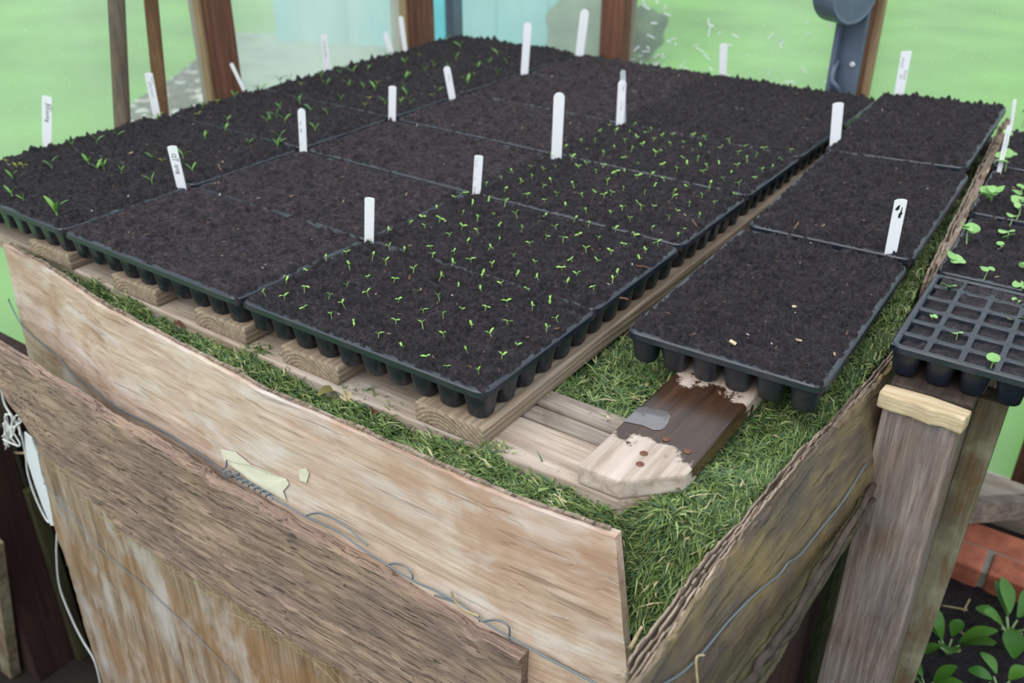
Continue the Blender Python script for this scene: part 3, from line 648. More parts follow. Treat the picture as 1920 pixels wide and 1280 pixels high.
me = disc((0, 0, 0), (0, 0.001, 1), 0.006, 0.001, 12, 0.0004)
for k, (px, py) in enumerate(((1249, 823), (1207, 850), (1289, 846), (1200, 870))):
    p = Vector(at(px, py, z=-0.0562)); mm = me.copy(); mm.materials.clear()
    new('nail_dent', mm, M_BROWN, dbo, loc=tuple(p - DO))
# puddle standing on the board
pd = [at(*p, z=-0.0558) for p in ((1171, 790), (1184, 775), (1198, 763), (1212, 762), (1222, 766), (1240, 768), (1254, 773), (1258, 781), (1252, 794), (1246, 802), (1238, 806), (1225, 806), (1205, 797), (1190, 794))]
cx = sum(pd) / len(pd)
t = NT('puddle_water'); t.bsdf((0.14, 0.13, 0.13), 0.10, 0.6); M_WATER = t.m
n_ = len(pd); v = [p - cx for p in pd] + [(p - cx) * 0.9 + np.array([0, 0, 0.0014]) for p in pd]
me = mesh('puddle', v, [tuple(range(n_, 2 * n_))] + [(i, (i + 1) % n_, n_ + (i + 1) % n_, n_ + i) for i in range(n_)], True)
new('puddle', me, M_WATER, loc=tuple(cx), label='small grey puddle of water lying on the chamfered deck board', cat='puddle')

# ------------------------------------------------------------------ seed trays
TL, TW, PX_, PY_ = 0.526, 0.330, 0.0520, 0.0535
def rrect(hx, hy, r, n=5):
    out = []
    for cx_, cy_, a0 in ((hx - r, hy - r, 0), (-hx + r, hy - r, 90), (-hx + r, -hy + r, 180), (hx - r, -hy + r, 270)):
        for k in range(n + 1):
            a = math.radians(a0 + 90 * k / n); out.append((cx_ + r * math.cos(a), cy_ + r * math.sin(a)))
    return out
def ring_mesh(name, prof, hx, hy, r, close_bottom=None):
    """prof: list of (inset, z)"""
    loops = [[(x, y, z) for x, y in rrect(hx - i, hy - i, max(r - i, 0.004))] for i, z in prof]
    n = len(loops[0]); v = [p for lp in loops for p in lp]; f = []
    for a in range(len(loops) - 1):
        for k in range(n): f.append((a * n + k, a * n + (k + 1) % n, (a + 1) * n + (k + 1) % n, (a + 1) * n + k))
    if close_bottom is not None: f.append(tuple((len(loops) - 1) * n + k for k in range(n)))
    return mesh(name, v, f, False)
RIM = ring_mesh('rim', [(0.002, -0.0125), (0.0, -0.0115), (0.0012, -0.0025), (0.0035, 0.0), (0.010, 0.0003), (0.0125, -0.002), (0.014, -0.013)], TL / 2, TW / 2, 0.022, True)
def loft(name, secs, n=5, cap_bot=True):
    """secs: list of (half, r, z)"""
    loops = [[(x, y, z) for x, y in rrect(h, h, r, n)] for h, r, z in secs]; m_ = len(loops[0]); v = [p for lp in loops for p in lp]; f = []
    for a in range(len(loops) - 1):
        for k in range(m_): f.append((a * m_ + k, (a + 1) * m_ + k, (a + 1) * m_ + (k + 1) % m_, a * m_ + (k + 1) % m_))
    if cap_bot: f.append(tuple((len(loops) - 1) * m_ + k for k in range(m_ - 1, -1, -1)))
    return mesh(name, v, f, True)
CELL = loft('cell', [(0.0238, 0.011, -0.009), (0.0206, 0.0130, -0.034), (0.0186, 0.0140, -0.053), (0.0168, 0.0138, -0.0560)], 4)
for m_ in (RIM, CELL): m_.materials.append(M_PLASTIC)
def soil_mesh(name, seed, hx=TL / 2 - 0.004, hy=TW / 2 - 0.004, nx=330, ny=206, cr=1.0, mat=None, rise=0.0045):
    x = np.linspace(-hx, hx, nx); y = np.linspace(-hy, hy, ny); X, Y = np.meshgrid(x, y)
    z = rise + 0.0018 * fbm(X, Y, 14, seed, 3) + cr * (0.0034 * fbm(X, Y, 60, seed + 20, 3, 0.65) + 0.0034 * np.abs(fbm(X, Y, 140, seed + 40, 3, 0.8)))
    rg = np.random.default_rng(seed)
    for k in range(int(1500 * cr)):
        cx_, cy_ = rg.uniform(-hx, hx), rg.uniform(-hy, hy); r = rg.uniform(0.0018, 0.0048) * (1 if rg.random() < 0.88 else 1.75)
        i0, i1 = np.searchsorted(x, (cx_ - r, cx_ + r)); j0, j1 = np.searchsorted(y, (cy_ - r, cy_ + r))
        if i1 > i0 and j1 > j0:
            dd = r * r - (X[j0:j1, i0:i1] - cx_) ** 2 - (Y[j0:j1, i0:i1] - cy_) ** 2
            z[j0:j1, i0:i1] += np.sqrt(np.clip(dd, 0, None)) * 1.15
    ed = np.minimum(hx - np.abs(X), hy - np.abs(Y)) + 0.0035 * fbm(X, Y, 28, seed + 60, 3)
    z = np.where(ed < 0.016, z - (0.016 - ed) * 0.62, z)
    z = np.maximum(z, -0.012); z[0] = z[-1] = -0.014; z[:, 0] = z[:, -1] = -0.014
    me = grid_mesh(name, np.stack([X, Y, z], -1)); me.materials.append(mat or M_SOIL); return me, (x, y, z)
SOILS = [soil_mesh('compost', 100 + 13 * k, cr=1.0) for k in range(3)] + [soil_mesh('compost', 300 + 13 * k, cr=0.62, mat=M_SOIL2) for k in range(2)]
def chips_mesh(seed, soil, n=42):
    x, y, z = soil; rg = np.random.default_rng(seed); parts = []; tones = []
    for k in range(n):
        i = rg.integers(8, len(x) - 8); j = rg.integers(8, len(y) - 8); c_ = Vector((x[i], y[j], z[j, i] + 0.0004))
        L = rg.uniform(0.0015, 0.006) * (1 if rg.random() < 0.9 else 2.0); w = rg.uniform(0.0006, 0.0016); h = 0.0005
        M_ = Matrix.Rotation(rg.uniform(0, 6.28), 3, 'Z') @ Matrix.Rotation(rg.normal(0, 0.3), 3, 'Y')
        v = [c_ + M_ @ Vector((sx_ * L * (1 if sy > 0 else 0.7), sy * w, sz * h)) for sz in (-1, 1) for sx_, sy in ((-1, -1), (1, -1), (1, 1), (-1, 1))]
        parts.append((v, [(3, 2, 1, 0), (4, 5, 6, 7), (0, 1, 5, 4), (1, 2, 6, 5), (2, 3, 7, 6), (3, 0, 4, 7)]))
        tn = [(0.10, 0.055, 0.035), (0.17, 0.10, 0.06), (0.30, 0.20, 0.12), (0.42, 0.36, 0.30)][rg.choice(4, p=[.45, .33, .15, .07])]
        tones += [(*tn, 1)] * 8
    me = mesh('wood_chips', *join_vf(parts)); ca = me.color_attributes.new('tone', 'FLOAT_COLOR', 'POINT')
    ca.data.foreach_set('color', np.array(tones, np.float32).ravel()); me.materials.append(M_CHIP); return me
CHIPS = [chips_mesh(700 + k, SOILS[k][1]) for k in range(5)]
def cellpos(i, j): return ((i - 4.5) * PX_, (j - 2.5) * PY_)
def tray(cx_, cy_, z, rot, soil, label, front=0, right=0, left=0, flip=False, tilt=(0, 0), group='seed trays on the hotbed', second=True):
    t_ = new('seed_tray', None, loc=(cx_, cy_, z), rot=(tilt[0], tilt[1], rot), label=label, cat='seed tray', group=group)
    new('rim', RIM, None, t_)
    if soil is not None:
        so = new('compost', SOILS[soil][0], None, t_, kind='stuff'); ch = new('wood_chips', CHIPS[soil], None, t_, kind='stuff')
        if flip:
            so.rotation_euler.z = math.pi; ch.rotation_euler.z = math.pi
    inner = []
    for i in range(10):
        for j in range(6):
            outer = (front and j == 0) or (right and i == 9) or (left and i == 0)
            sec = (front and j == 1) or (right and i == 8) or (left and i == 1)
            if outer: new('cell', CELL, None, t_, loc=(*cellpos(i, j), 0))
            elif sec and second: inner.append(cellpos(i, j))
    if inner:
        bv = [tuple(v.co) for v in CELL.vertices]; bf = [tuple(p.vertices) for p in CELL.polygons]
        me = mesh('inner_cells', *join_vf([([(a + x, b + y, c_) for a, b, c_ in bv], bf) for x, y in inner]), True); new('inner_cells', me, M_PLASTIC, t_, kind='stuff', label='dark row of inner cells behind the outer ones')
    return t_
ROWY = [0.165, 0.489, 0.826, 1.168, 1.500, 1.830]
ordn = ['front', 'second', 'third', 'fourth', 'fifth', 'rearmost']
random.seed(3)
for k in range(6):
    tray(-0.262, ROWY[k] + 0.003, 0, random.uniform(-.006, .006), [0, 2, 1, 0, 2, 1][k], 'leftmost column of trays with strap-leaved sprouts, %s tray from the camera' % ordn[k], front=(k == 0), flip=k % 2 == 1)
for k in range(6):
    tray(0.268 + 0.004 * min(k, 2), ROWY[k], -0.0005, random.uniform(-.006, .006), [3, 4, 3, 4, 3, 4][k], 'bare brown compost tray in the second column from the left, %s in its column' % ordn[k], front=(k == 0), flip=k % 2 == 1)
for k in range(6):
    lb = ('tray of tiny two-leaved seedlings, %s of the four seedling trays' % ['nearest', 'second', 'third', 'farthest'][k]) if k < 4 else 'bare dark compost tray in the third column, %s in its column' % ordn[k]
    tray(0.797 - 0.002 * k, ROWY[k], 0.0005, random.uniform(-.004, .004), [1, 0, 2, 1, 0, 2][k], lb, front=(k == 0), right=1, flip=k % 2 == 0)
R90 = math.pi / 2
def dtray(cx_, cy_, z, rot, soil, label, tilt=(0, 0)):
    # long side runs away from the camera: local x -> -y side faces
    t_ = new('seed_tray', None, loc=(cx_, cy_, z), rot=(tilt[0], tilt[1], rot + R90), label=label, cat='seed tray', group='seed trays on the hotbed')
    new('rim', RIM, None, t_); new('compost', SOILS[soil][0], None, t_, kind='stuff'); new('wood_chips', CHIPS[soil], None, t_, kind='stuff')
    inner = []
    for i in range(10):
        for j in range(6):
            if i == 0 or j == 0 or j == 5: new('cell', CELL, None, t_, loc=(*cellpos(i, j), 0))
            elif i == 1: inner.append(cellpos(i, j))
    bv = [tuple(v.co) for v in CELL.vertices]; bf = [tuple(p.vertices) for p in CELL.polygons]
    me = mesh('inner_cells', *join_vf([([(a + x, b + y, c_) for a, b, c_ in bv], bf) for x, y in inner]), True); new('inner_cells', me, M_PLASTIC, t_, kind='stuff', label='dark row of inner cells behind the outer ones')
    return t_
dtray(1.287, 0.560, 0.001, math.radians(1.6), 0, 'bare compost tray overhanging the wet chamfered deck board, nearest in the right row')
dtray(1.276, 1.098, 0.0145, math.radians(1.2), 2, 'middle bare compost tray of the right row', (-0.012, -0.036))
dtray(1.252, 1.634, 0.0400, math.radians(1.4), 1, 'raised bare compost tray at the far end of the right row', (-0.045, -0.050))
for k, (y0, zt, lb) in enumerate(((1.30, -0.036, 'middle'), (1.44, -0.031, 'far'), (1.80, -0.012, 'rearmost'))):
    new('packing_batten', box('packing_batten', 1.14, 1.40, y0, y0 + 0.05, -0.0560, zt, 0.003), M_SLAT, label='%s packing batten propping up the trays of the right row' % lb, cat='batten', group='packing battens')

# trays on the bench at the right; the nearest shows its cells
def open_web():
    V = []; F = []
    for i in range(10):
        for j in range(6):
            x0, y0 = cellpos(i, j); n = 4
            hole = rrect(0.0218, 0.0226, 0.008, n); m_ = len(hole); sq = []
            for (x, y) in hole:
                s = 1 / max(abs(x) / (PX_ / 2), abs(y) / (PY_ / 2)); sq.append((x * s, y * s))
            o = len(V)
            V += [(x0 + x, y0 + y, -0.0015) for x, y in sq] + [(x0 + x, y0 + y, -0.0005) for x, y in hole] + [(x0 + x * 0.96, y0 + y * 0.96, -0.004) for x, y in hole] + [(x0 + x * 0.88, y0 + y * 0.88, -0.024) for x, y in hole]
            for a in range(3):
                for k in range(m_): F.append((o + a * m_ + k, o + a * m_ + (k + 1) % m_, o + (a + 1) * m_ + (k + 1) % m_, o + (a + 1) * m_ + k))
    return mesh('cell_web', V, F, True)
ER = math.radians(1.0)
ce = np.array([1.496, 0.498]) + np.array([[math.cos(ER), -math.sin(ER)], [math.sin(ER), math.cos(ER)]]) @ np.array([TL / 2, TW / 2])
e0 = tray(ce[0], ce[1], 0.0, ER, None, 'black plug tray with open half-filled cells at the front of the right bench', front=1, left=1, group='seed trays on the right bench')
me = open_web(); new('cell_web', me, M_PLASTIC, e0)
xs = np.linspace(-0.245, 0.245, 200); ys = np.linspace(-0.145, 0.145, 120); X, Y = np.meshgrid(xs, ys)
cz = -0.009 + 0.0022 * fbm(X, Y, 70, 5, 3) + 0.0025 * np.abs(fbm(X, Y, 160, 8, 2)) + 0.007 * np.clip((Y - 0.06) / 0.06, 0, 1)
new('compost', grid_mesh('compost', np.stack([X, Y, cz], -1)), M_SOIL, e0, kind='stuff')
ETR = []
for k, (x, y, rz, so, zz) in enumerate(((1.490, 0.834, 1.6, 0, 0.0), (1.474, 1.172, 2.5, 2, 0.006), (1.452, 1.512, 3.2, 1, 0.012))):
    a = math.radians(rz); c_ = np.array([x, y]) + np.array([[math.cos(a), -math.sin(a)], [math.sin(a), math.cos(a)]]) @ np.array([TL / 2, TW / 2])
    ETR.append(tray(c_[0], c_[1], zz, a, so, ['compost tray with leafy seedlings just behind the open-celled one on the bench', 'third tray back on the right bench with a clump of round-leaved seedlings', 'farthest tray on the right bench'][k], left=1, group='seed trays on the right bench'))

# ------------------------------------------------------------------ plants
def leaf_mesh(name, L, w, curve=0.3, tip=0.2, seg=6, cup=0.15, neck=0.25, mat=None):
    """leaf along +x, rising and arching in z"""
    V = []; F = []
    for i in range(seg + 1):
        t_ = i / seg; ww = w * (neck + (1 - neck) * math.sin(min(1, t_ * 1.6) * math.pi / 2)) * (1 - max(0, (t_ - 0.55) / 0.45) ** 2 * (1 - tip))
        x = L * math.sin(t_ * curve * 1.5 + 0.0001) / (curve * 1.5) if curve else L * t_
        z = L * (1 - math.cos(t_ * curve * 1.5)) / (curve * 1.5) if curve else 0
        z = -z
        V += [(x, -ww, z + cup * ww), (x, 0, z), (x, ww, z + cup * ww)]
    for i in range(seg):
        a = i * 3
        F += [(a, a + 1, a + 4, a + 3), (a + 1, a + 2, a + 5, a + 4)]
    # thickness: underside copy
    n = len(V); V2 = [(x, y, z - 0.0003) for x, y, z in V]; F2 = [tuple(reversed([q + n for q in f])) for f in F]
    me = mesh(name, V + V2, F + F2, True)
    if mat: me.materials.append(mat)
    return me
SL = [leaf_mesh('leaf', 0.0078, 0.0017, 0.35, 0.35, 4, 0.3, 0.5, M_SEEDL), leaf_mesh('leaf', 0.0062, 0.0016, 0.2, 0.4, 4, 0.3, 0.5, M_SEEDL)]
SS = []
for k in range(3):
    h = (0.007, 0.009, 0.0055)[k]; SS.append(tube('seedling', [(0, 0, -0.002), (0.0006, 0, h * 0.5), (0.0002 + 0.0005 * k, 0.0004, h)], 0.00062, 5, 2, 0.85)); SS[-1].materials.append(M_SEEDS)
def soil_h(x, y, z=0.006): return z
rs = random.Random(21)
lbl = ['tiny bright green two-leaved seedling in the nearest seedling tray', 'tiny bright green seedling in the second seedling tray from the front', 'tiny green seedling in the third seedling tray, beside the tall blank label', 'tiny green seedling in the farthest of the four seedling trays']
soil_of = [1, 0, 2, 1]
NTH = ['first', 'second', 'third', 'fourth', 'fifth', 'sixth', 'seventh', 'eighth', 'ninth', 'tenth', 'eleventh', 'twelfth', 'thirteenth', 'fourteenth', 'fifteenth', 'sixteenth', 'seventeenth', 'eighteenth', 'nineteenth', 'twentieth'] + ['number %d' % q for q in range(21, 60)]
for k in range(4):
    sx_, sy_, sz_ = SOILS[soil_of[k]][1]; fl = -1 if k % 2 == 0 else 1
    for j in range(6):
        place = 0
        for i in range(10):
            if rs.random() < 0.06: continue
            place += 1
            lx, ly = cellpos(i, j); lx += rs.uniform(-0.009, 0.009); ly += rs.uniform(-0.009, 0.009)
            zz = sz_[np.searchsorted(sy_, fl * ly), np.searchsorted(sx_, fl * lx)]
            q = rs.randrange(3); a = rs.uniform(0, 6.28)
            o = new('seedling', SS[q], None, loc=(0.797 - 0.002 * k + lx, ROWY[k] + ly, 0.0005 + zz), rot=(rs.uniform(-.35, .35), rs.uniform(-.35, .35), a), label='tiny seedling, %s seedling tray, %s row from front, %s from left' % (['nearest', 'second', 'third', 'farthest'][k], NTH[j], NTH[place - 1]), cat='seedling', group='seedlings in the %s seedling tray' % ['nearest', 'second', 'third', 'farthest'][k])
            s = rs.uniform(0.95, 1.5); o.scale = (s, s, s)
            h = (0.007, 0.009, 0.0055)[q]; up = rs.uniform(0.15, 1.1)
            for w in range(2):
                lf = new('leaf', SL[rs.randrange(2)], None, o, loc=(0.0002 + 0.0005 * q, 0.0004, h - 0.0004), rot=(rs.uniform(-.3, .3), -up + rs.uniform(-.2, .2), w * math.pi + rs.uniform(-.3, .3)))
OL = [leaf_mesh('leaf', 0.026, 0.0034, 0.40, 0.2, 7, 0.35, 0.5, M_ONION), leaf_mesh('leaf', 0.022, 0.0031, 0.2, 0.25, 6, 0.35, 0.5, M_ONION), leaf_mesh('leaf', 0.031, 0.0036, 0.60, 0.18, 8, 0.35, 0.5, M_ONION)]
YL = [leaf_mesh('leaf', 0.014, 0.0022, 0.9, 0.3, 5, 0.4, 0.5, M_YELLOW)]
OS = tube('strap_leaf_sprout', [(0, 0, -0.003), (0, 0, 0.003), (0.0004, 0, 0.008)], 0.0011, 6, 2, 1.1); OS.materials.append(M_SEEDS)
onion_px = [(108, 407), (24, 371), (45, 379), (25, 338), (14, 307), (44, 316), (32, 318), (97, 316), (135, 277), (167, 311), (183, 321), (196, 319), (228, 326), (286, 346), (182, 270), (221, 259), (288, 301), (305, 306), (343, 298), (362, 326), (386, 263), (423, 246), (426, 230), (467, 273), (523, 279), (526, 262), (295, 228), (356, 206), (373, 219), (380, 204), (386, 202), (408, 195), (440, 186), (484, 171), (493, 171), (500, 231), (507, 229), (526, 206), (535, 230), (519, 221), (563, 194), (583, 211), (591, 246), (614, 214), (525, 155), (545, 150), (565, 162), (602, 146), (638, 141), (662, 139), (613, 163), (683, 169), (707, 159), (692, 189), (685, 200), (723, 198), (756, 167), (760, 150), (764, 181), (752, 196), (771, 196), (690, 132), (725, 110), (787, 106), (855, 112), (863, 90), (798, 135), (814, 128), (811, 183), (822, 176), (842, 128), (890, 142), (933, 142), (950, 119), (933, 104), (917, 121), (897, 130), (877, 158), (838, 78), (760, 122), (705, 172), (640, 190), (655, 165)]
def sprout_tray(p): return int(np.clip((at(p[0], p[1], z=0.005)[1] - 0.0) / 0.3335, 0, 5))
onion_px = sorted(onion_px, key=lambda p: (p != (108, 407), sprout_tray(p), p[0]))
place_of = {}
for q in range(6):
    for r_i, p in enumerate(sorted([p for p in onion_px if sprout_tray(p) == q], key=lambda p: p[0])): place_of[p] = (q, r_i)
yellow_px = {(45, 316), (14, 307), (386, 202), (305, 306)}
rs = random.Random(5)
for k, (px, py) in enumerate(onion_px):
    p = at(px, py, z=0.005)
    if p[0] < -0.54: p[0] = -0.52
    yel = (px, py) in yellow_px or rs.random() < 0.1
    tq, tr = place_of[(px, py)]
    o = new('strap_leaf_sprout', OS, None, loc=tuple(p), rot=(rs.uniform(-.15, .15), rs.uniform(-.15, .15), rs.uniform(0, 6.28)), label='green strap-leaved sprout, %s from the left in the %s tray of the leftmost column' % (NTH[tr], ordn[tq]), cat='sprout', group='strap-leaved sprouts in the leftmost column')
    sc = rs.uniform(0.7, 1.05) * (1.45 if k == 0 else 1.0); o.scale = (sc, sc, sc)
    nl = 2 if rs.random() < 0.75 else 3
    # leaves fan across the line of sight so both show
    a0 = math.atan2(0.572, 0.82) + rs.uniform(-.6, .6) - o.rotation_euler.z
    for w in range(nl):
        me = YL[0] if yel else OL[rs.randrange(3) if k else 2]
        new('leaf', me, None, o, loc=(0.0003, 0, 0.007), rot=(rs.uniform(-.25, .25), -rs.uniform(0.9, 1.45), a0 + w * math.pi + (0.8 if w == 2 else 0)))
# broad-leaved seedlings on the bench
def round_leaf(name, r, mat):
    V = [(0, 0, 0)]; n = 14
    for k in range(n):
        a = -math.pi + 2 * math.pi * k / n; rr = r * (1 - 0.22 * math.exp(-((abs(a) ) / 0.5) ** 2)) if abs(a) < 1.2 else r
        # notch at the far tip like a brassica seed leaf
        V.append((r * 0.95 + rr * math.cos(a), rr * 1.12 * math.sin(a), 0.12 * r * math.cos(2 * a)))
    V[0] = (r * 0.95, 0, -0.05 * r)
    F = [(0, 1 + k, 1 + (k + 1) % n) for k in range(n)]; m_ = len(V)
    V2 = [(x, y, z - 0.0004) for x, y, z in V]; F2 = [tuple(q + m_ for q in reversed(f)) for f in F]
    me = mesh(name, V + V2, F + F2, True); me.materials.append(mat); return me
RL = round_leaf('leaf', 0.0085, M_BRASS)
BS = [tube('broad_leaf_seedling', [(0, 0, -0.004), (0.002, 0, 0.012), (0.001, 0.002, h)], 0.0011, 6, 3, 0.8) for h in (0.026, 0.014, 0.034)]
for b in BS: b.materials.append(M_BSTEM)
bpx = [((1872, 330), 2, 1.0, 3), ((1882, 326), 2, 1.0, 3), ((1888, 285), 2, 0.9, 2), ((1842, 392), 0, 0.95, 3), ((1855, 390), 2, 0.9, 3), ((1900, 392), 2, 1.0, 3), ((1910, 402), 0, 1.0, 3), ((1813, 458), 0, 1.0, 4), ((1888, 430), 0, 0.8, 2), ((1886, 452), 1, 0.9, 3), ((1905, 412), 0, 0.9, 2), ((1790, 497), 1, 0.9, 3), ((1774, 549), 1, 1.0, 2), ((1843, 534), 2, 0.95, 2), ((1916, 520), 0, 1.0, 3), ((1912, 550), 1, 1.0, 2), ((1792, 637), 1, 0.8, 2), ((1857, 692), 1, 0.95, 2), ((1748, 599), 1, 0.5, 2), ((1903, 572), 1, 0.6, 2), ((1875, 470), 1, 0.6, 2), ((1918, 235), 0, 1.0, 3), ((1893, 602), 1, 0.35, 2), ((1915, 605), 1, 0.6, 2)]
rs = random.Random(9)
b_open = sorted([b[0] for b in bpx if b[0][1] > 505]); b_fill = sorted([b[0] for b in bpx if b[0][1] <= 505])
for k, ((px, py), q, sc, nl) in enumerate(bpx):
    inopen = py > 505
    p = at(px, py, z=(-0.009 if inopen else 0.005))
    o = new('broad_leaf_seedling', BS[q], None, loc=tuple(p), rot=(rs.uniform(-.12, .12), rs.uniform(-.12, .12), rs.uniform(0, 6.28)), label=('small seedling in an open cell of the front bench tray, %s from the left' % NTH[b_open.index((px, py))]) if inopen else ('pale green round-leaved seedling in the filled bench trays, %s from the left' % NTH[b_fill.index((px, py))]), cat='seedling', group='seedlings in open cells' if inopen else 'leafy seedlings on the right bench')
    sc *= 1.0 if inopen else 1.4
    o.scale = (sc,) * 3; h = (0.026, 0.014, 0.034)[q]
    for w in range(nl):
        lf = new('leaf', RL, None, o, loc=(0.001, 0.002, h - (0.006 if w > 1 else 0)), rot=(rs.uniform(-.4, .4), rs.uniform(-.55, .1), w * 2 * math.pi / nl + rs.uniform(-.4, .4)))
        s = rs.uniform(0.75, 1.15); lf.scale = (s, s, s)

# ------------------------------------------------------------------ plant labels
def label_mesh(L, w, kind, below=0.028):
    th = 0.0007; pts_ = []
    if kind == 'round':
        n = 8; pts_ = [(w / 2 * math.cos(math.pi * k / n), L - w / 2 + w / 2 * math.sin(math.pi * k / n)) for k in range(n + 1)]
    elif kind == 'blunt':
        n = 8; pts_ = [(w / 2 * math.cos(math.pi * k / n), L - w * 0.16 + w * 0.16 * math.sin(math.pi * k / n)) for k in range(n + 1)]
    else: pts_ = [(w / 2, L), (-w / 2, L)]
    pts_ += [(-w / 2 * 0.96, 0.0), (-w * 0.42, -below * 0.5), (0, -below), (w * 0.42, -below * 0.5), (w / 2 * 0.96, 0.0)]
    n = len(pts_); v = [(x, -th, z) for x, z in pts_] + [(x, th, z) for x, z in pts_]
    f = [tuple(range(n)), tuple(range(2 * n - 1, n - 1, -1))] + [(i, n + i, n + (i + 1) % n, (i + 1) % n) for i in range(n)]
    me = mesh('plant_label', v, f); bm = bmesh.new(); bm.from_mesh(me); bmesh.ops.recalc_face_normals(bm, faces=bm.faces); bm.to_mesh(me); bm.free(); return me
def text_mesh(txt, size):
    cu = bpy.data.curves.new('handwriting', 'FONT'); cu.body = txt; cu.size = size; cu.extrude = 0.00008; cu.align_x = 'LEFT'; cu.align_y = 'CENTER'; cu.shear = 0.15; cu.resolution_u = 2
    o = bpy.data.objects.new('tmp', cu); COL.objects.link(o); dg = bpy.context.evaluated_depsgraph_get()
    me = bpy.data.meshes.new_from_object(o.evaluated_get(dg)); bpy.data.objects.remove(o); bpy.data.curves.remove(cu); me.name = 'handwriting'; me.materials.clear(); return me
def scribble(L, amp, seed, r=0.00035):
    rr = random.Random(seed); pts_ = []; x = 0
    while x < L: pts_.append((x, rr.uniform(-amp, amp), 0)); x += rr.uniform(0.0008, 0.0022)
    return tube('handwriting', pts_, r, 4, 3) if len(pts_) > 2 else None
rgt = Vector((0.820, 0.572, 0)).normalized(); nrm = Vector((0.572, -0.820, 0)).normalized()
def plant_label(b, t_, wpx, kind, lab, zb=0.004, yaw=0, text=None, scrib=None, mat=None, blots=False, cat='plant label'):
    B = Vector(at(*b, z=zb)); d_ = Vector(RC.T @ np.array([(t_[0] - 960) / F_PX, (t_[1] - 640) / F_PX, 1.0])); Cc = Vector(CP)
    T = Cc + d_ * ((B - Cc).dot(nrm) / d_.dot(nrm)); v = T - B; L = v.length; up = v.normalized()
    w = wpx * depth(B) / F_PX
    xax = (rgt - up * rgt.dot(up)).normalized()
    if yaw:
        xax = (Matrix.Rotation(yaw, 3, up) @ xax)
    yax = up.cross(xax)
    M_ = Matrix((xax, yax, up)).transposed().to_4x4()
    o = new('plant_label', label_mesh(L, w, kind), mat or M_LABEL, label=lab, cat=cat, group='white plant labels')
    o.matrix_world = Matrix.Translation(B + Vector((0, 0, OZ))) @ M_
    # writing runs up the label on the face turned to the viewer
    Rw = Matrix(((0, -1, 0), (0, 0, -1), (1, 0, 0))).to_4x4()
    def put(me, u, zz, m_):
        me.transform(Matrix.Translation(Vector((u, -0.0009, zz))) @ Rw); new('handwriting', me, m_, o)
    if text:
        for s, u, z0, size in text: put(text_mesh(s, size * w), u * w, z0 * L, M_INK)
    if scrib:
        for ln_, u, z0, m_ in scrib:
            me = scribble(ln_ * L, 0.16 * w, hash(lab) % 999 if False else int(px_seed(b)), 0.016 * w)
            if me: put(me, u * w, z0 * L, m_)
    if blots:
        for (u, z0, pts_) in blots:
            n = len(pts_); v_ = [(u * w + x * w, -0.0010, z0 * L + z * w) for x, z in pts_]; v_ += [(x, -0.0007, z) for x, y, z in v_]
            me = mesh('ink_blot', v_, [tuple(range(n)), tuple(range(2 * n - 1, n - 1, -1))] + [(i, n + i, n + (i + 1) % n, (i + 1) % n) for i in range(n)]); new('ink_blot', me, M_INK, o)
    return o
def px_seed(b): return b[0] * 7 + b[1]
plant_label((88, 262), (88, 180), 18, 'blunt', 'white label lettered in black at the far left edge of the trays', text=[('Ramrod', 0.02, 0.40, 0.62), ('12/3', 0.36, 0.66, 0.45)])
plant_label((293, 212), (278, 136), 15, 'blunt', 'white label leaning left in front of the reddish pole', scrib=[(0.4, -0.05, 0.4, M_INK), (0.2, 0.28, 0.72, M_INK)])
plant_label((456, 166), (433, 118), 7, 'round', 'narrow white label leaning far left against the brown post', yaw=0.0)
plant_label((614, 131), (607, 64), 12, 'blunt', 'white label at the far left with a line of small writing', scrib=[(0.45, -0.05, 0.35, M_INK)])
plant_label((340, 349), (322, 273), 18, 'blunt', 'white label lettered in black between the first left trays', text=[('Bolt  12)', -0.02, 0.30, 0.62), ("3'k", 0.33, 0.60, 0.36)])
plant_label((569, 285), (565, 203), 14, 'round', 'white label with dotted marks at the corner of four trays', scrib=[(0.12, -0.2, 0.62, M_FAINT), (0.1, -0.18, 0.45, M_INK), (0.03, -0.22, 0.18, M_INK), (0.02, -0.2, 0.05, M_INK)])
plant_label((735, 228), (736, 161), 14, 'blunt', 'short blank white label in the middle of the left trays')
plant_label((848, 183), (837, 124), 13, 'round', 'white label leaning left among the far sprouts', scrib=[(0.25, 0.1, 0.5, M_FAINT)])
plant_label((983, 140), (990, 42), 14.5, 'round', 'tall narrow blank white label at the back of the left trays')
plant_label((1086, 107), (1097, 17), 16, 'round', 'tallest blank white label at the very back')
plant_label((1043, 298), (1049, 173), 20, 'round', 'tall blank white label beside the third seedling tray')
plant_label((893, 366), (898, 291), 16, 'blunt', 'white label with faint dashes behind the second seedling tray', scrib=[(0.25, -0.24, 0.68, M_FAINT), (0.08, -0.25, 0.38, M_FAINT), (0.2, -0.22, 0.02, M_INK)])
plant_label((1169, 236), (1168, 131), 10, 'round', 'greyish narrow label half hidden behind a white one', mat=M_LABELGREY)
plant_label((1162, 237), (1167, 150), 15, 'round', 'white label with faint writing at the back of the seedling trays', scrib=[(0.14, 0.18, 0.78, M_INK), (0.2, 0.05, 0.36, M_FAINT)])
plant_label((692, 456), (693, 370), 18, 'blunt', 'blank white label at the back corner of the nearest seedling tray')
plant_label((1355, 142), (1357, 81), 14, 'blunt', 'short blank white label before the bright green pane')
plant_label((1684, 183), (1700, 96), 19, 'square', 'square-topped white label leaning right at the far end of the right row', zb=0.045, scrib=[(0.22, -0.2, 0.66, M_FAINT), (0.1, -0.1, 0.42, M_FAINT), (0.2, 0.25, 0.4, M_FAINT)])
plant_label((1564, 286), (1572, 192), 20, 'blunt', 'blank white label between the third column and the right row')
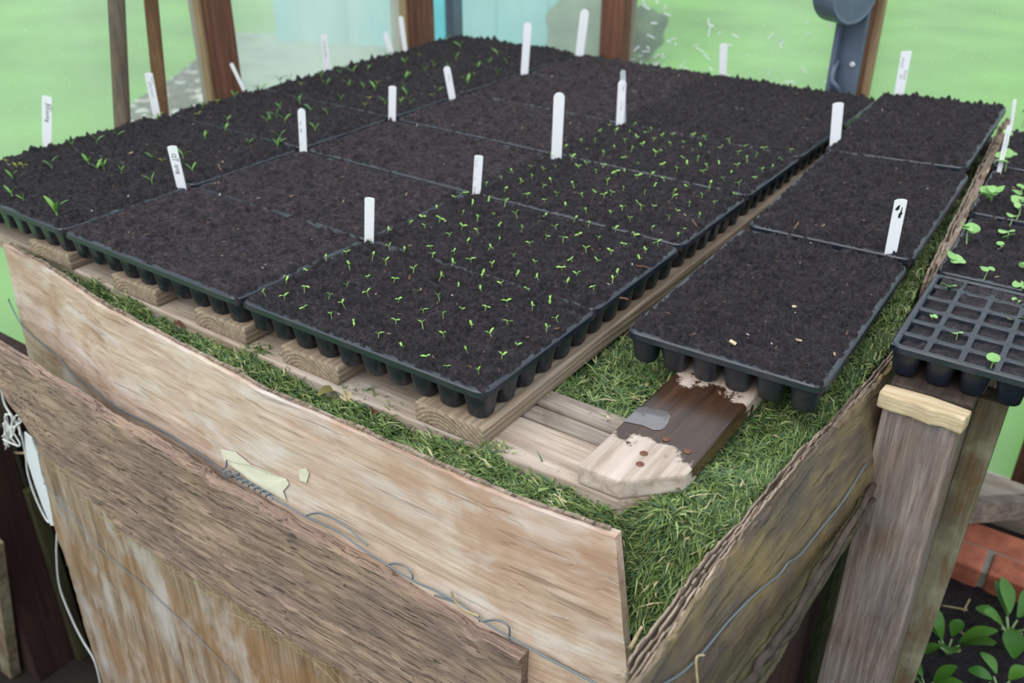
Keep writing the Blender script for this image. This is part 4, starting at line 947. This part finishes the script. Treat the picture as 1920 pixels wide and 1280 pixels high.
plant_label((1669, 478), (1690, 373), 23, 'blunt', 'white label with black ink blots on the nearest right tray',
            blots=[(-0.18, 0.86, [(-0.18, -0.22), (0.0, 0.12), (0.18, 0.2), (0.16, -0.12), (0.06, -0.28)]), (0.16, 0.76, [(-0.14, -0.42), (-0.16, -0.15), (-0.04, 0.1), (0.0, 0.48), (0.06, 0.5), (0.07, 0.1), (0.16, -0.05), (0.06, -0.2), (0.04, -0.45)])])
plant_label((1871, 331), (1893, 235), 9, 'blunt', 'white label seen edge-on with dark lettering in the leafy bench tray', scrib=[(0.55, 0.0, 0.3, M_INK)])
plant_label((1894, 252), (1903, 186), 6, 'round', 'thin white label seen edge-on at the back of the bench')
plant_label((742, 128), (722, 60), 10, 'round', 'white label standing in the corner beside the far left tray', zb=-0.05)
plant_label((764, 128), (751, 30), 9, 'round', 'tall white label against the corner post', zb=-0.05)

# ------------------------------------------------------------------ right bench
bo = new('bench', None, loc=(1.6, 0.5, -1.05), label='rough timber bench carrying the trays at the right', cat='bench')
BO = Vector((1.6, 0.5, -1.05))
def bp(me): me.transform(Matrix.Translation(-BO)); return me
new('leg', bp(box('leg', 1.517, 1.634, 0.452, 0.565, -1.06, -0.088, 0.006)), M_GREYPOST, bo, label='grey ribbed weathered front leg')
sh_p = [(1.508, 0.447), (1.53, 0.443), (1.56, 0.446), (1.59, 0.440), (1.61, 0.446), (1.638, 0.440), (1.642, 0.474), (1.58, 0.482), (1.51, 0.478)]
new('packing_piece', bp(prism('packing_piece', sh_p, -0.087, -0.0585, 0.004, 2)), M_SHIM, bo, label='pale split packing piece on top of the leg')
new('rail', bp(beam('rail', (1.578, 0.487, -0.0765), (1.52, 2.0, -0.068), 0.125, 0.036)), M_DARKRAIL, bo)
new('rail', bp(beam('rail', (1.93, 0.5, -0.0765), (1.93, 2.0, -0.068), 0.09, 0.036)), M_DARKRAIL, bo)
new('leg', bp(box('leg', 1.88, 1.98, 0.52, 0.62, -1.06, -0.097)), M_GREYPOST, bo)
p2a = Vector((1.658, 0.62, -0.10)); p2b = Vector((1.640, 0.62, -1.06))
new('brace', bp(beam('brace', p2a, p2b, 0.046, 0.05)), M_LICHEN, bo, label='lichened batten behind the front leg')
new('leg', bp(box('leg', 1.585, 1.622, 1.15, 1.25, -1.06, -0.10)), M_GREYPOST, bo)
ra = Vector(at(1740, 962, z=-0.955)); rb_ = Vector(at(2060, 940, z=-0.955))
new('stretcher', bp(beam('stretcher', ra, rb_, 0.035, 0.07)), M_SLAT, bo, label='pale horizontal stretcher low behind the bench leg')
# dirt on the packing piece
# raised soil bed with brick edging
bed = new('soil_bed', box('soil_bed', 1.36, 2.6, 0.1, 1.40, -1.34, -1.06, 0), M_BED, label='dark soil bed under the bench', kind='structure')
xs = np.linspace(1.36, 2.6, 140); ys = np.linspace(0.1, 1.42, 140); X, Y = np.meshgrid(xs, ys)
new('soil_surface', grid_mesh('soil_surface', np.stack([X, Y, -1.055 + 0.012 * fbm(X, Y, 16, 91, 4) + 0.004 * np.abs(fbm(X, Y, 60, 95, 3))], -1)), M_BED, bed, kind='stuff')
ed = new('brick_edging', None, loc=(1.6, 1.45, -1.2), label='red brick edging along the back of the soil bed', cat='brick edging')
EO = Vector((1.6, 1.45, -1.2)); yb = float(at(1850, 1075, z=-1.0)[1]); x = 1.45
bx_edges = [at(1850, 1040, z=-0.99)[0]]
xj = float(at(1850, 1060, z=-1.0)[0])
for k, (a, b) in enumerate(((xj - 0.45, xj - 0.235), (xj - 0.225, xj - 0.008), (xj + 0.008, xj + 0.225), (xj + 0.24, xj + 0.455))):
    me = box('brick', a, b, yb, yb + 0.10, -1.075, -0.998, 0.007); me.transform(Matrix.Translation(-EO)); new('brick', me, M_BRICK, ed)
    me = box('brick', a - 0.1, b - 0.1, yb + 0.11, yb + 0.21, -1.075, -1.004, 0.007); me.transform(Matrix.Translation(-EO)); new('brick', me, M_BRICK, ed)
me = box('mortar', xj - 0.45, xj + 0.455, yb + 0.006, yb + 0.2, -1.34, -1.006, 0); me.transform(Matrix.Translation(-EO)); new('mortar', me, M_MORTAR, ed)
new('sole_board', beam('sole_board', (1.45, yb + 0.40, -1.02), (2.5, yb + 0.40, -1.02), 0.16, 0.03), M_BEAR, label='grey timber board lying behind the brick edging', cat='board')
# spinach-like plants
SPL = [leaf_mesh('leaf', 0.105, 0.024, 0.5, 0.15, 10, 0.22, 0.12, M_SPIN), leaf_mesh('leaf', 0.085, 0.019, 0.35, 0.2, 10, 0.25, 0.12, M_SPIN), leaf_mesh('leaf', 0.06, 0.018, 0.7, 0.25, 8, 0.2, 0.15, M_SPIN)]
SPS = tube('stalk', [(0, 0, -0.01), (0.003, 0, 0.02), (0.01, 0, 0.04)], 0.003, 6, 3, 0.8); SPS.materials.append(M_BSTEM)
rs = random.Random(31)
for k, ((px, py), nl, sc, lb) in enumerate((((1525, 1190), 6, 0.9, 'leafy green plant in the gap between the hotbed and the bench leg'), ((1775, 1225), 8, 1.15, 'low leafy green plant right of the lichened batten'), ((1890, 1190), 8, 1.35, 'tall leafy green plant at the right edge before the bricks'), ((1872, 1300), 6, 1.2, 'leafy green plant cut by the bottom right corner'), ((1735, 1290), 5, 0.8, 'small leafy plant at the bottom beside the bench leg'), ((1600, 1075), 4, 0.8, 'leafy plant half hidden behind the bench leg'))):
    p = at(px, py, z=-1.05)
    sc *= 0.8
    o = new('leafy_plant', None, loc=tuple(p), label=lb, cat='plant', group='leafy plants in the soil bed'); o.scale = (sc,) * 3
    for w in range(nl):
        a = w * 2.4 + rs.uniform(-.4, .4); up = rs.uniform(0.35, 1.15)
        st = new('stalk', SPS, None, o, rot=(0, 0.5, a))
        new('leaf', SPL[rs.randrange(3)], None, o, loc=(0.024 * math.cos(a), 0.024 * math.sin(a), 0.03 + rs.uniform(0, .015)), rot=(rs.uniform(-.4, .4), -up, a))
for k, (px, py, a, L) in enumerate(((1790, 1140, 0.3, 0.03), (1812, 1135, 1.5, 0.025), (1500, 1235, -0.4, 0.055), (1800, 1185, -0.3, 0.03))):
    p = at(px, py, z=-1.04)
    new('straw_piece', tube('straw_piece', [(-L * math.cos(a), -L * math.sin(a), 0), (0, 0, 0.002), (L * math.cos(a), L * math.sin(a), 0.003)], 0.0028, 5, 3), M_STRAW, loc=tuple(p), label=['short dry straw on the soil before the left brick', 'upright pale straw bit on the soil before the mortar joint', 'long flat straw on the soil between hotbed and bench leg', 'dark straw bit above the low leafy plant'][k], cat='straw', group='straws on the soil bed')

# ------------------------------------------------------------------ wires, string, straw, leaves
def on_b1(px, py, lift=0.004):
    y = -0.09
    for _ in range(30):
        p = at(px, py, Y=y); y = 0.5 * y + 0.5 * (float(y1f(p[0], p[2])) - lift)
    return Vector(at(px, py, Y=y))
def thing_tube(name, pts_, r, m, lab, cat, seg=6, n=8, group=None, extra=()):
    c_ = pts_[len(pts_) // 2]
    vf = [tube_vf([p - c_ for p in pts_], r, seg, n)] + [tube_vf([p - c_ for p in e], r, seg, n) for e in extra]
    return new(name, mesh(name, *join_vf(vf), True), m, loc=tuple(c_), label=lab, cat=cat, group=group)
w1 = [on_b1(*p, 0.005) for p in ((16, 560), (20, 571), (40, 608), (67, 635), (111, 672), (134, 699), (168, 724), (218, 763), (292, 801), (363, 844), (397, 866))]
w2 = [on_b1(*p, 0.012) for p in ((410, 874), (417, 884), (440, 893), (487, 917), (530, 943), (568, 966), (600, 980), (640, 1000), (674, 1025), (727, 1059), (774, 1088), (821, 1109), (862, 1133), (902, 1162), (959, 1196), (1026, 1233), (1110, 1277), (1170, 1310))]
tw = []
for k in range(40):
    f_ = k / 39; base_ = on_b1(425 + 85 * f_, 884 + 48 * f_, 0.014); tw.append(base_ + Vector((0, -math.cos(k * 1.25) * 0.0035, math.sin(k * 1.25) * 0.0045)))
loop1 = [on_b1(*p, 0.010) for p in ((425, 862), (424, 875), (415, 882), (424, 893), (445, 893), (448, 885))]
thing_tube('fencing_wire', w1 + w2[1:], 0.0016, M_WIRE, 'twisted galvanised wire running along the pale front board', 'wire', extra=[tw, loop1,
    [on_b1(*p, 0.008) for p in ((725, 1060), (740, 1056), (760, 1062), (772, 1075), (774, 1085))],
    [on_b1(*p, 0.010) for p in ((575, 966), (600, 962), (640, 980), (670, 1005), (690, 1022))],
    [on_b1(*p, 0.012) for p in ((905, 1165), (925, 1162), (945, 1166), (955, 1178), (955, 1195), (958, 1205))],
    [on_b1(*p, 0.007) for p in ((815, 1116), (850, 1128), (880, 1145), (895, 1155), (900, 1165))]])
Y3 = -0.124
thing_tube('fencing_wire', [Vector(at(*p, Y=Y3)) for p in ((82, 905), (130, 960), (190, 1030), (260, 1090), (330, 1155), (390, 1215), (440, 1270), (480, 1330))], 0.0011, M_WIRE, 'thin wire across the lowest streaky board', 'wire')
def on_rb(px, py, lift=0.005):
    x = 1.48
    for _ in range(60):
        p = at(px, py, X=x); x = 0.8 * x + 0.2 * (float(xface(p[1], p[2])) + lift)
    return Vector(at(px, py, X=x))
thing_tube('fencing_wire', [on_rb(*p) for p in ((1625, 868), (1580, 940), (1540, 990), (1500, 1040), (1478, 1055), (1460, 1078), (1420, 1110), (1370, 1160), (1320, 1220), (1280, 1260), (1240, 1285))], 0.0016, M_WIRE, 'bluish wire drawn across the olive side board', 'wire')
thing_tube('straw_piece', [on_b1(*p, 0.013) for p in ((846, 1108), (852, 1125), (870, 1142), (898, 1155))], 0.0022, M_STRAW, 'dry straw stalk hooked on the front wire', 'straw')
thing_tube('straw_piece', [on_rb(*p, 0.008) for p in ((1320, 1228), (1306, 1232), (1306, 1260), (1310, 1300))], 0.0015, M_STRAW, 'dry straw hanging from the wire on the side board', 'straw')
# straw packed into the seam between board 2 and board 3
sv = []
rs = random.Random(77)
SEAM = [(110, 875), (150, 912), (190, 950), (215, 974), (269, 1021), (330, 1058), (386, 1092), (445, 1132), (504, 1172), (571, 1220), (640, 1258)]
for k in range(170):
    f_ = rs.random() * 9.999; q0, q1 = SEAM[int(f_)], SEAM[int(f_) + 1]; f_ -= int(f_)
    px = q0[0] + (q1[0] - q0[0]) * f_; py = q0[1] + (q1[1] - q0[1]) * f_ + 5
    p = Vector(at(px + rs.gauss(0, 3), py + rs.gauss(0, 6), Y=-0.130)); p.y += rs.uniform(-0.006, 0.006)
    a = rs.gauss(-0.12, 0.5); L = rs.uniform(0.008, 0.03)
    d_ = Vector((math.cos(a), rs.gauss(0, 0.25), math.sin(a))) * L
    sv.append(tube_vf([p - d_, p + Vector((0, rs.gauss(0, .003), rs.gauss(0, .003))), p + d_], rs.uniform(0.0003, 0.0009), 4, 3))
new('straw_wisps', mesh('straw_wisps', *join_vf(sv), True), M_STRAW, kind='stuff', label='wisps of straw poking from the seam below the rough board', cat='straw')
# white string and torn plastic at the left
YS = -0.10
thing_tube('string', [Vector(at(*p, Y=YS)) for p in ((2, 725), (10, 760), (35, 800), (48, 850), (52, 885), (66, 930), (88, 975), (106, 985), (106, 1040), (112, 1100), (135, 1160), (155, 1200), (178, 1240), (190, 1290))], 0.0028, M_STRING, 'white string hanging down the left end of the boards', 'string')
kn = []
rs = random.Random(8)
for q in range(3):
    kn.append([Vector(at(rs.uniform(2, 40), rs.uniform(775, 845), Y=YS - rs.uniform(0, .02))) for _ in range(8)])
thing_tube('string', kn[0], 0.0022, M_STRING, 'tangled knot of white string at the left edge', 'string', extra=kn[1:])
pl = [at(*p, Y=-0.105) for p in ((45, 810), (58, 822), (70, 850), (78, 890), (92, 930), (106, 985), (95, 985), (80, 950), (64, 905), (50, 860))]
cx = sum(pl) / len(pl); n_ = len(pl)
v = [p - cx for p in pl] + [p - cx + np.array([0, 0.004, 0]) for p in pl]
new('plastic_scrap', mesh('plastic_scrap', v, [tuple(range(n_)), tuple(range(2 * n_ - 1, n_ - 1, -1))] + [(i, n_ + i, n_ + (i + 1) % n_, (i + 1) % n_) for i in range(n_)]), M_FILM, loc=tuple(cx), label='torn white plastic scrap at the left end of the boards', cat='plastic')
thing_tube('straw_piece', [Vector(at(*p, Y=-0.07)) for p in ((0, 842), (25, 848), (50, 848), (72, 836))], 0.0032, M_STRAW, 'bent yellow straw crossing the white string', 'straw')
thing_tube('straw_piece', [Vector(at(*p, Y=0.0)) for p in ((95, 1075), (112, 1068), (130, 1055))], 0.0022, M_STRAW, 'yellow straw behind the hanging string', 'straw')
# timbers at the lower left
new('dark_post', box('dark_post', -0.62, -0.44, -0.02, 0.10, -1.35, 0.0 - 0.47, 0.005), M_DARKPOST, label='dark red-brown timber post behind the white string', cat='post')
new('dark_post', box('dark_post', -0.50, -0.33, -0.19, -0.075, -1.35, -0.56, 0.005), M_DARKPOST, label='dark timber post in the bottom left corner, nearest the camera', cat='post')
new('mossy_batten', box('mossy_batten', -0.328, -0.305, -0.085, -0.050, -1.35, -0.75, 0.003), M_MOSSWOOD, label='mossy batten fixed to the dark post', cat='batten')
new('mossy_batten', beam('mossy_batten', at(-15, 1010, Y=-0.215), at(25, 1290, Y=-0.215), 0.05, 0.03), M_LICHEN, label='pale greenish batten at the bottom left corner', cat='batten')
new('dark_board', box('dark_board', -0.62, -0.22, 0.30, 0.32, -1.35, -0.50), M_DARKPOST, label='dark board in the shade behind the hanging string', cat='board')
lb_ = new('brick_stack', None, loc=(-0.40, 0.02, -1.35), label='red bricks low behind the left end of the streaky board', cat='brick edging')
for k in range(4):
    me = box('brick', -0.11 + 0.012 * (k % 2), 0.10, 0.0, 0.10, 0.005 + 0.08 * k, 0.075 + 0.08 * k, 0.006); new('brick', me, M_BRICK, lb_)
p = at(104, 1232, z=-1.25)
new('dark_rag', blob('dark_rag', p, 0.034, 12, 1.9), M_DARKTHING, loc=tuple(np.array(at(104, 1228, Y=-0.055))), label='crumpled dark rag hanging at the foot of the mossy batten', cat='rag')

# dead leaves and chips on the clippings
DL = leaf_mesh('dead_leaf', 0.028, 0.008, 0.9, 0.2, 6, 0.5, 0.3)
for k, (px, py, z_, a, sc, m_, lb) in enumerate(((597, 742, -0.095, 1.2, 1.5, M_OLIVELEAF, 'curled olive leaf on the clippings before the pallet'), (640, 740, -0.095, -0.3, 1.2, M_STRAW, 'yellow curled straw-like leaf beside the olive leaf'), (700, 778, -0.10, 2.1, 1.0, M_DEADLEAF, 'upright reddish brown leaf on the front clippings'), (325, 608, -0.10, 0.4, 1.1, M_DEADLEAF, 'brown leaf half under the pallet at the left'), (905, 888, -0.115, 0.2, 1.2, M_DEADLEAF, 'dark crumpled leaf on the clippings near the pale board'), (1212, 725, -0.095, 1.7, 0.7, M_STRAW, 'small tan leaf on the clippings between the deck boards'), (1180, 748, -0.095, 0.5, 0.8, M_STRAW, 'tan stalk on the clippings by the wet board'), (380, 622, -0.10, 2.6, 0.8, M_DEADLEAF, 'small brown leaf by the ringed plank end'), (1240, 1075, -0.2, 0.3, 0.8, M_DEADLEAF, 'small dark leaf in the corner grass'))):
    me = DL.copy(); me.materials.clear()
    o = new('dead_leaf', me, m_, loc=tuple(at(px, py, z=z_)), rot=(0.5 * math.sin(k), -0.5, a), label=lb, cat='leaf', group='dead leaves on the clippings'); o.scale = (sc,) * 3
new('wood_splinter', tube('wood_splinter', [(-0.006, 0, -0.022), (0, 0.002, 0), (0.006, 0, 0.022)], 0.004, 5, 3, 0.5), M_SHIM, loc=tuple(at(1193, 1195, Y=-0.13)), label='pale splinter of wood in the grass at the front corner', cat='splinter')
for k, (px, py, a, L, lb) in enumerate(((1203, 500, 0.3, 0.012, 'short brown stick lying at the corner of the second seedling tray'), (768, 520, -0.9, 0.010, 'dark bark chip in the nearest seedling tray'), (1170, 560, 0.2, 0.008, 'small brown twig in the nearest seedling tray corner'))):
    new('twig', tube('twig', [(-L * math.cos(a), -L * math.sin(a), 0), (0, 0, 0.001), (L * math.cos(a), L * math.sin(a), 0)], 0.0022, 5, 3), M_DEADLEAF, loc=tuple(at(px, py, z=0.008)), label=lb, cat='twig')
for k, (px, py, lb) in enumerate(((1374, 642, 'tan bark chip near the front edge of the nearest right tray'), (1490, 575, 'small orange brown chip in the middle of the right tray'), (1497, 638, 'slim orange chip right of the middle of the right tray'), (245, 287, 'pale chip in the second left tray'))):
    new('bark_chip', box('bark_chip', -0.006, 0.006, -0.003, 0.003, -0.001, 0.002, 0.001), M_SHIM, loc=tuple(at(px, py, z=0.009)), rot=(0.2, 0.3, k * 1.3), label=lb, cat='bark chip')
